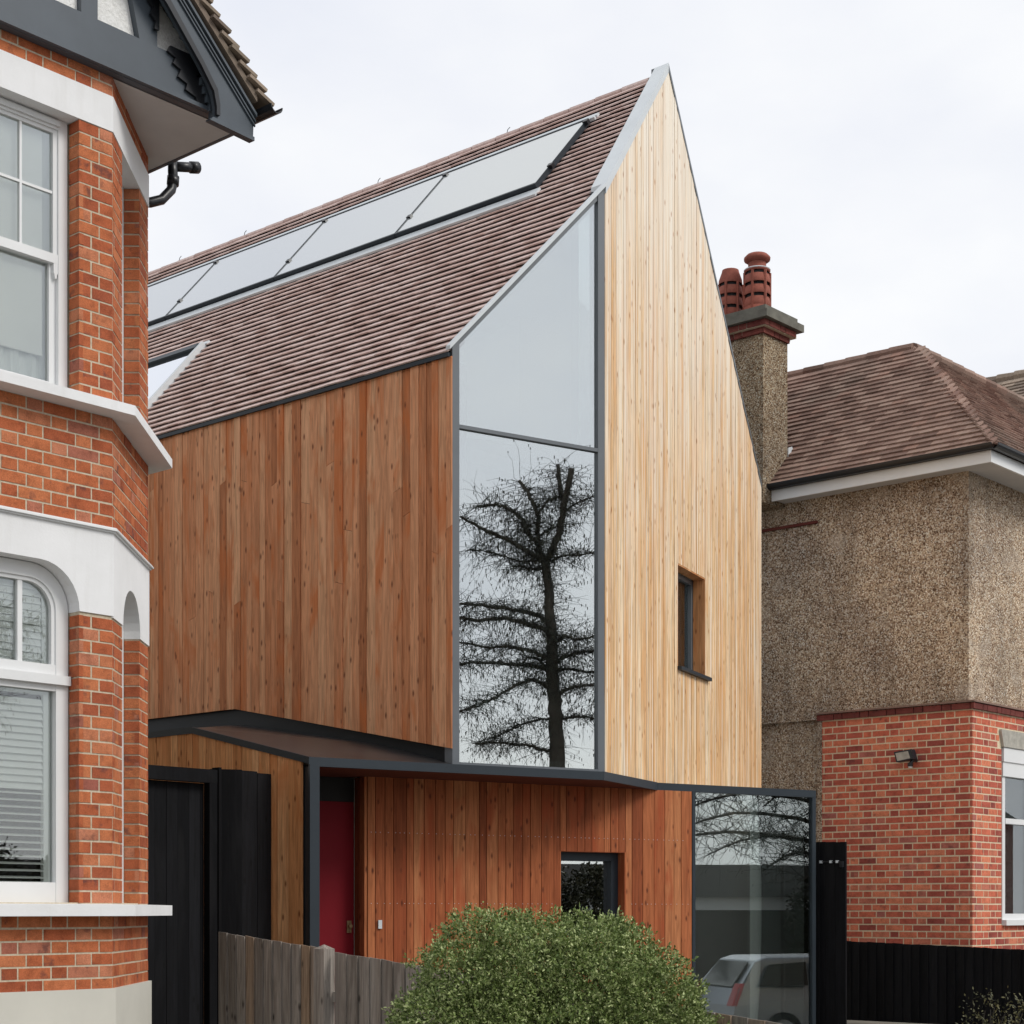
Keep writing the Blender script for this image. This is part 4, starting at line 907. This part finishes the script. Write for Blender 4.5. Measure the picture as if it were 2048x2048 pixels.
MB().prism([(-2.27, -.85, zg(0)), (-2.17, -.85, zg(0)), (-2.17, -.95, zg(0)), (-2.27, -.95, zg(0))], (0, 0, zf(-.9) + .0)).add([(-2.27, -.85, zf(-.9)), (-2.17, -.85, zf(-.9)), (-2.17, -.95, zf(-.9)), (-2.27, -.95, zf(-.9)), (-2.22, -.90, zf(-.9) + .03)], [(0, 1, 4), (1, 2, 4), (2, 3, 4), (3, 0, 4)]).build('post', 'fence_wood', GF)
for z in (.25, .7): MB().prism([(-2.19, .2, z), (-2.15, .2, z), (-2.15, .2, z + .07), (-2.19, .2, z + .07)], (0, -6.1, -.58)).build('rail', 'fence_wood', GF)
# black panel beside the glass box, and low black fence
BP = thing('black_gate_panel', 'tall black boarded panel with a bolt, between the glass box and the red brick wall', 'gate', 4.62, -.75)
for a, b_ in ((-.55, -.655), (-.66, -.765), (-.77, -.885)): MB().box(4.6, 4.622, b_, a, -.1, 1.874 + (a + .55) * .03).build('board', 'black_wood', BP)
MB().box(4.585, 4.60, -.60, -.57, .0, 1.86).build('edge_trim', 'black_wood', BP)
MB().tube([(4.588, -.60, 1.68), (4.588, -.86, 1.675)], .007, 6).build('bolt', 'black_plastic', BP)
for d in (-.62, -.73, -.80): MB().box(4.575, 4.599, d - .012, d + .012, 1.665, 1.69).build('bolt_bracket', 'zinc_pale', BP)
MB().box(4.57, 4.599, -.87, -.83, 1.625, 1.68).build('hasp', 'black_plastic', BP)
BF = thing('low_black_fence', 'low black boarded fence in front of the red brick wall, lower right', 'fence', 6.32, -1.8)
featherboards(BF, .25, -3.4, 6.3, lambda d: .878 + .0313 * (d - .095), 'black_wood', .1)
MB().box(6.30, 6.33, -3.4, .25, .50, .57).build('rail', 'black_wood', BF)

# ================================================================== SHRUBS
def shrub(name, label, w, d, z0, lobes, nspr, mat, leaf, per=9, seed=1, spr=.075, tuft=0):
    g = np.random.default_rng(seed)
    t = thing(name, label, 'shrub', w, d, z0)
    vs = []; fs = []
    c = np.array([l[:3] for l in lobes]); rr = np.array([l[3:6] for l in lobes])
    wt = (rr[:, 0] * rr[:, 2]); wt = wt / wt.sum()
    P = []
    while len(P) < nspr:
        i = g.choice(len(lobes), p=wt); u = g.normal(size=3); u /= np.linalg.norm(u)
        rad = 1 - abs(g.normal() * .07) if g.random() < .72 else g.uniform(.62, .95)
        nn = u / rr[i]; nn /= np.linalg.norm(nn)
        p = c[i] + u * rr[i] * rad
        q = (p - c) / rr; inside = (np.sqrt((q ** 2).sum(1)) < .80); inside[i] = False
        if inside.any() and rad > .95: continue
        f = .040 * (math.sin(p[0] * 9 + seed) * math.sin(p[1] * 8) + math.sin(p[2] * 11 + p[0] * 5))
        p = p + nn * f
        if p[2] < .02: continue
        P.append((p, nn))
    P_ = np.array([x[0] for x in P]); N_ = np.array([x[1] for x in P])
    if tuft:      # foliage gathers in tufts with dark gaps between them
        sd_ = P_[g.integers(0, len(P_), 620)]; dm = np.full(len(P_), 9.0)
        for q in sd_: dm = np.minimum(dm, np.linalg.norm(P_ - q, axis=1))
        P_ = P_ + N_ * (tuft * (.5 - np.clip(dm / .085, 0, 1.6) ** 1.5))[:, None]
    n = len(P); dirs = N_ + g.normal(size=(n, 3)) * .45 + np.array([0, 0, .45]); dirs /= np.linalg.norm(dirs, axis=1)[:, None]
    ln = spr * g.uniform(.6, 1.5, n) * np.where(g.random(n) < .015, 2.0, 1)
    V = []; 
    for k in range(per):
        tt = (k + .5) / per
        base = P_ + dirs * (ln * tt)[:, None] - dirs * (ln * .3)[:, None]
        ld = dirs * (.35 + .9 * tt) + g.normal(size=(n, 3)) * .75; ld /= np.linalg.norm(ld, axis=1)[:, None]
        sd = np.cross(ld, g.normal(size=(n, 3))); sd /= np.linalg.norm(sd, axis=1)[:, None]
        ls = leaf * g.uniform(.7, 1.35, n)[:, None]
        V.append(np.stack([base, base + ld * ls * .5 + sd * ls * .26, base + ld * ls, base + ld * ls * .5 - sd * ls * .26], 1))
    V = np.concatenate(V, 0); nq = V.shape[0]
    me = bpy.data.meshes.new('foliage'); me.vertices.add(nq * 4); me.vertices.foreach_set('co', V.reshape(-1).astype(np.float32))
    me.loops.add(nq * 4); me.loops.foreach_set('vertex_index', np.arange(nq * 4, dtype=np.int32))
    me.polygons.add(nq); me.polygons.foreach_set('loop_start', np.arange(0, nq * 4, 4, dtype=np.int32)); me.polygons.foreach_set('loop_total', np.full(nq, 4, dtype=np.int32))
    me.update(calc_edges=True); me.materials.append(M[mat])
    o = bpy.data.objects.new('foliage', me); COL.objects.link(o); o.parent = t; o['kind'] = 'stuff'
    st = MB()
    for k in range(26):
        i = g.integers(0, n); e = P_[i] * .93; mid_ = e * .5 + g.normal(size=3) * .05 + np.array([0, 0, .08])
        b0 = np.array([g.uniform(-.07, .07), g.uniform(-.07, .07), 0]); st.tube([b0, mid_, e], [.016, .01, .004], 5)
    st.build('stem', 'twig', t, local=True)['kind'] = 'stuff'
    return t
# bush: local axes are w (right, away), d (left, away)
shrub('evergreen_shrub', 'rounded green evergreen shrub in front of the grey garden fence', -3.155, -3.665, -.40,
      [(.04, -.04, .64, .72, .72, .84), (.03, -.03, 1.13, .54, .52, .50), (-.25, .22, 1.08, .44, .44, .52), (.24, -.22, 1.06, .46, .46, .52), (.38, -.34, .74, .38, .38, .54), (-.30, .27, .78, .40, .40, .62)],
      30000, 'leaf_bush', .018, 8, 3, .05, tuft=.062)
shrub('small_shrub', 'small brownish twiggy shrub before the low black fence, bottom right corner', 3.15, -3.1, -.35,
      [(0, 0, .40, .30, .30, .42), (.25, -.15, .45, .22, .22, .40)], 260, 'leaf_bush_low', .028, 6, 5, .15)

# ================================================================== ACROSS THE STREET (seen in the glass)
def tree(name, label, loc, rz, limbs, twig_n, seed, leaves=3, tmat='bark', droop=.6, tl=(.35, .9), tr=.0075, lk=1.0):
    g = random.Random(seed)
    root = bpy.data.objects.new(name, None); COL.objects.link(root); root.location = loc; root.rotation_euler = (0, 0, rz)
    tag(root, label, 'tree'); ROOT_O[root.name] = np.zeros(3)
    tw = MB(); lf = MB(); segs = []
    for i, (pts, r0, r1) in enumerate(limbs):
        pts = [Vector(p) for p in pts]; n = len(pts)
        fine = []
        for a in range(n - 1):
            p0, p1 = pts[max(a - 1, 0)], pts[a]; p2, p3 = pts[a + 1], pts[min(a + 2, n - 1)]
            for k in range(4):
                u = k / 4; fine.append(.5 * ((2 * p1) + (p2 - p0) * u + (2 * p0 - 5 * p1 + 4 * p2 - p3) * u * u + (3 * p1 - p0 - 3 * p2 + p3) * u ** 3) + Vector([g.uniform(-1, 1) for _ in range(3)]) * min(r0, .035) * .6)
        fine.append(pts[-1]); rad = [(r0 + (r1 - r0) * k / (len(fine) - 1)) * lk for k in range(len(fine))]
        MB().tube(fine, rad, 9).build('trunk' if i == 0 else 'limb', tmat, root, local=True, smooth=True)
        if i > 0: segs += [(fine[k], fine[k + 1]) for k in range(len(fine) - 1)]
        else: segs += [(fine[k], fine[k + 1]) for k in range(len(fine) // 2, len(fine) - 1)]
    tot = [(b - a).length for a, b in segs]
    for _ in range(twig_n):
        a, b_ = g.choices(segs, tot)[0]; p = a.lerp(b_, g.random())
        v = Vector((g.gauss(0, 1), g.gauss(0, .7), g.gauss(.25, .55))).normalized(); L_ = g.uniform(*tl); q = [p]
        for k in range(4):
            v = (v + Vector((g.gauss(0, .25), g.gauss(0, .25), g.gauss(-droop * .35, .2)))).normalized(); q.append(q[-1] + v * L_ / 4)
        tw.tube(q, [tr, tr * .8, tr * .6, tr * .45, tr * .3], 3, False)
        for k in range(leaves):
            c = q[g.randint(2, 4)] + Vector([g.gauss(0, .03) for _ in range(3)]); h = g.uniform(.03, .08); x = Vector((g.gauss(0, 1), g.gauss(0, 1), 0)).normalized() * .011
            lf.add([c - x, c + x, c + x * .6 - Vector((0, 0, h)), c - x * .6 - Vector((0, 0, h))], [(0, 1, 2, 3)])
    tw.build('twigs', 'twig', root, local=True)['kind'] = 'stuff'
    if lf.v: lf.build('leaves', 'leaf_tree', root, local=True)['kind'] = 'stuff'
    return root
TX, TY = 20.44, 5.64
def tp(zx, zy, dep=0):           # tree drawing units to metres about the trunk: x along the street-side, z up
    x = (850 + zx * .3623 - 1105) / 96; z = (1822 - (850 + zy * .3623)) / 96 + 1.2 + 1.0
    return (x, dep, z)
rt = random.Random(5)
def lim(pts, r0, r1, dep=0.0): return ([tp(p[0], p[1], dep * i / (len(pts) - 1)) for i, p in enumerate(pts)], r0, r1)
T1 = [([(.02, 0, 0)] + [tp(*q) for q in ((735, 2400), (735, 1900), (728, 1750), (722, 1600), (712, 1450), (706, 1300), (702, 1150), (690, 1000), (682, 880), (668, 740))], .24, .105),
      lim([(668, 745), (705, 690), (735, 620), (760, 510), (775, 410), (808, 255)], .10, .075, .3), lim([(768, 420), (750, 350), (738, 200)], .07, .05, -.2),
      lim([(664, 750), (630, 680), (626, 600), (632, 490)], .085, .06, -.3), lim([(632, 500), (592, 400), (560, 330), (525, 272)], .055, .045, -.5),
      lim([(650, 745), (580, 710), (500, 668), (380, 610), (280, 570), (200, 530)], .075, .03, .5), lim([(575, 600), (535, 500), (450, 430), (380, 395), (290, 395)], .05, .035, -.8), lim([(640, 650), (590, 610), (550, 560), (535, 500)], .05, .045, -.5),
      lim([(632, 490), (655, 445), (690, 410), (750, 395)], .035, .03, .1), lim([(650, 605), (690, 580), (750, 560)], .03, .02, .2), lim([(770, 480), (830, 440), (930, 410)], .03, .015, .4),
      lim([(690, 1145), (600, 1105), (520, 1090), (450, 1075), (300, 1085), (160, 1080), (0, 1100)], .07, .03, .4), lim([(690, 1100), (640, 1050), (560, 1020), (400, 985), (280, 965), (100, 960)], .07, .03, -.6),
      lim([(705, 1315), (640, 1270), (560, 1250), (450, 1240), (350, 1250), (200, 1230)], .06, .02, .8), lim([(690, 1355), (620, 1330), (560, 1320), (420, 1310), (250, 1300), (100, 1320)], .065, .03, -.3),
      lim([(545, 1310), (570, 1280), (620, 1290), (670, 1330)], .03, .03, .0), lim([(700, 1455), (640, 1420), (580, 1415), (500, 1445), (400, 1510), (300, 1560), (150, 1600)], .06, .02, .6),
      lim([(700, 745), (760, 730), (830, 733), (960, 735)], .035, .02, .6), lim([(735, 1305), (780, 1280), (860, 1262), (980, 1260), (1100, 1250)], .05, .025, .5), lim([(735, 1350), (830, 1340), (980, 1355), (1100, 1370)], .04, .02, -.6),
      lim([(735, 1490), (790, 1465), (860, 1452), (980, 1460), (1100, 1450)], .05, .02, .9), lim([(745, 1630), (820, 1605), (900, 1600), (980, 1615)], .04, .02, -.4), lim([(725, 1190), (780, 1170), (830, 1200), (970, 1180)], .04, .02, .7),
      lim([(640, 740), (560, 760), (480, 750), (400, 735), (250, 720)], .03, .012, .7), lim([(650, 790), (600, 785), (540, 760), (480, 752)], .04, .02, -.4),
      lim([(700, 1800), (640, 1790), (560, 1770), (420, 1760), (280, 1765)], .05, .02, .3), lim([(705, 1620), (620, 1620), (520, 1650), (400, 1700), (260, 1740)], .03, .012, -.7)]
tree('bare_street_tree', 'tall pruned bare street tree with drooping twigs, mirrored in the tall corner glass', (TX, TY, -1.0), math.atan2(.9048, .4254), T1, 4200, 11, 2, droop=.45, tl=(.3, 1.0), tr=.0065, lk=.8)
# low, wide tree reflected in the ground floor glass
T2 = [([(0, 0, 0), (.05, .1, 1.5), (-.05, 0, 3.0), (.1, .1, 4.4), (0, 0, 6.5)], .26, .12)]
for k in range(26):
    an = k * 2.4; z = 2.7 + (k % 9) * .36; Lb = rt.uniform(3.2, 5.2); c, s_ = math.cos(an), math.sin(an)
    T2.append(([(0, 0, z), (c * Lb * .35, s_ * Lb * .35, z + .35), (c * Lb * .7, s_ * Lb * .7, z + .45), (c * Lb, s_ * Lb, z + .1)], .07, .02))
tree('spreading_street_tree', 'low spreading bare street tree, mirrored in the ground floor corner glass', (*PW(14.4, -18.7)[:2], -1.0), .4, T2, 4200, 23, 1, tl=(.5, 1.4), droop=.1, tr=.009, lk=.8)
# low garages opposite
GR = thing('garage_row', 'low dark garage row with a white fascia across the street, mirrored in the glass box', 'garage', 16, -24, -1)
bx('wall', 'opposite_brick', GR, 6, 34, -29, -22, -1.0, 1.28)
bx('fascia', 'white_gloss', GR, 5.8, 34.2, -22.0, -21.9, 1.22, 1.52)
MB().add([(5.6, -21.8, 1.52), (34.4, -21.8, 1.52), (34.4, -25.5, 2.35), (5.6, -25.5, 2.35), (34.4, -29.4, 1.52), (5.6, -29.4, 1.52)], [(0, 1, 2, 3), (3, 2, 4, 5), (0, 3, 5), (1, 4, 2), (0, 5, 4, 1)]).build('roof', 'roof_slate', GR)
for k in range(7): bx('garage_door', 'opposite_brick', GR, 8 + k * 3.6, 10.6 + k * 3.6, -22.0, -21.97, -1.0, 1.0)
for i, (w, d, lab) in enumerate(((5.2, -19.6, 'dark bushy evergreen across the street, left one mirrored in the small porch window'), (7.4, -20.2, 'dark bushy evergreen across the street, middle one mirrored in the small porch window'), (9.4, -19.8, 'dark bushy evergreen across the street, right one mirrored in the small porch window'), (14.9, -20.6, 'dark bushy evergreen before the garage row, mirrored in the glass box'), (18.2, -20.3, 'dark bushy evergreen before the garage row, farthest from the bare tree'))):
    shrub('roadside_evergreen', lab, w, d, -.9, [(0, 0, 1.5, 1.2, .9, 1.6), (.3, 0, 2.4, .7, .7, .9), (-.5, 0, 1.9, .7, .7, 1.1)], 2600, 'leaf_tree', .09, 5, 31 + i, .22)['group'] = 'evergreens across the street'
# houses beyond
for i, (w, hh) in enumerate(((-14, 4.6), (-28, 5.0), (44, 4.8), (58, 5.2))):
    t = thing('opposite_house', ['brick terraced house with slate roof across the street, nearest behind the viewer', 'brick terraced house with slate roof across the street, second behind the viewer', 'brick terraced house with slate roof beyond the garages, nearer one', 'brick terraced house with slate roof beyond the garages, farther one'][i], 'house', w, -30, -1, 'houses across the street')
    bx('wall', 'brick_dark', t, w - 6, w + 6, -36, -27, -1, hh); MB().prism([(w - 6.3, -36.3, hh), (w - 6.3, -26.7, hh), (w - 6.3, -31.5, hh + 3)], (12.6, 0, 0)).build('roof', 'roof_slate', t)
# parked car
CR = bpy.data.objects.new('parked_car', None); COL.objects.link(CR); ROOT_O[CR.name] = np.zeros(3)
CR.location = PW(7.45, -10.3, -.955); CR.rotation_euler = (0, 0, PHI)
tag(CR, 'silver hatchback car parked in the street, mirrored low in the glass box', 'car')
prof = [(0, .42), (.02, .72), (.10, .98), (.42, 1.40), (.62, 1.46), (1.9, 1.47), (2.35, 1.40), (3.05, 1.0), (3.9, .88), (4.15, .72), (4.2, .40), (3.9, .28), (.3, .28)]
m = MB(); n = len(prof)
secs = []
for y, kx in ((-.84, 0), (-.80, 1), (.80, 1), (.84, 0)):
    secs.append([(x, y * (1 if z < .95 else (.80 + .2 * (1.47 - z) / .52)), z if kx else (z if z < 1.0 else z - .02)) for x, z in prof])
for sct in secs: m.v += sct
for i in range(3):
    for j in range(n): m.f.append((i * n + j, i * n + (j + 1) % n, (i + 1) * n + (j + 1) % n, (i + 1) * n + j))
m.f.append(tuple(range(n))[::-1]); m.f.append(tuple(range(3 * n, 4 * n)))
m.build('body', 'car_silver', CR, local=True)
for sy in (1, -1):
    for nm, pts in (('side_window', [(.42, 1.02), (.60, 1.34), (1.22, 1.38), (1.22, 1.02)]), ('side_window', [(1.30, 1.02), (1.30, 1.38), (2.15, 1.36), (2.75, 1.02)])):
        MB().prism([(x, sy * (.85 if z < 1.1 else .76), z) for x, z in pts], (0, sy * .012, 0)).build(nm, 'car_glass', CR, local=True)
    for x in (.82, 3.35):
        wh = MB().tube([(x, sy * .68, .31), (x, sy * .865, .31)], .31, 20).build('wheel', 'tyre', CR, local=True)
        MB().tube([(x, sy * .86, .31), (x, sy * .875, .31)], .2, 14).build('rim', 'car_silver', wh, local=True)
    MB().prism([(-.012, sy * .60, .72), (-.012, sy * .80, .72), (.12, sy * .80, 1.06), (.10, sy * .66, 1.06)], (.06, sy * .055, 0)).build('tail_light', 'tail_red', CR, local=True)
    MB().prism([(4.05, sy * .50, .70), (4.05, sy * .80, .70), (3.95, sy * .80, .86), (3.95, sy * .50, .86)], (.13, 0, 0)).build('headlight', 'white_gloss', CR, local=True)
MB().prism([(.085, -.62, 1.0), (.085, .62, 1.0), (.37, .56, 1.37), (.37, -.56, 1.37)], (-.015, 0, .01)).build('rear_window', 'car_glass', CR, local=True)
MB().prism([(2.42, -.56, 1.385), (2.42, .56, 1.385), (2.98, .62, 1.04), (2.98, -.62, 1.04)], (.015, 0, .012)).build('windscreen', 'car_glass', CR, local=True)
MB().prism([(-.05, -.84, .36), (-.05, .84, .36), (-.05, .84, .60), (-.05, -.84, .60)], (.10, 0, 0)).build('bumper', 'car_silver', CR, local=True)
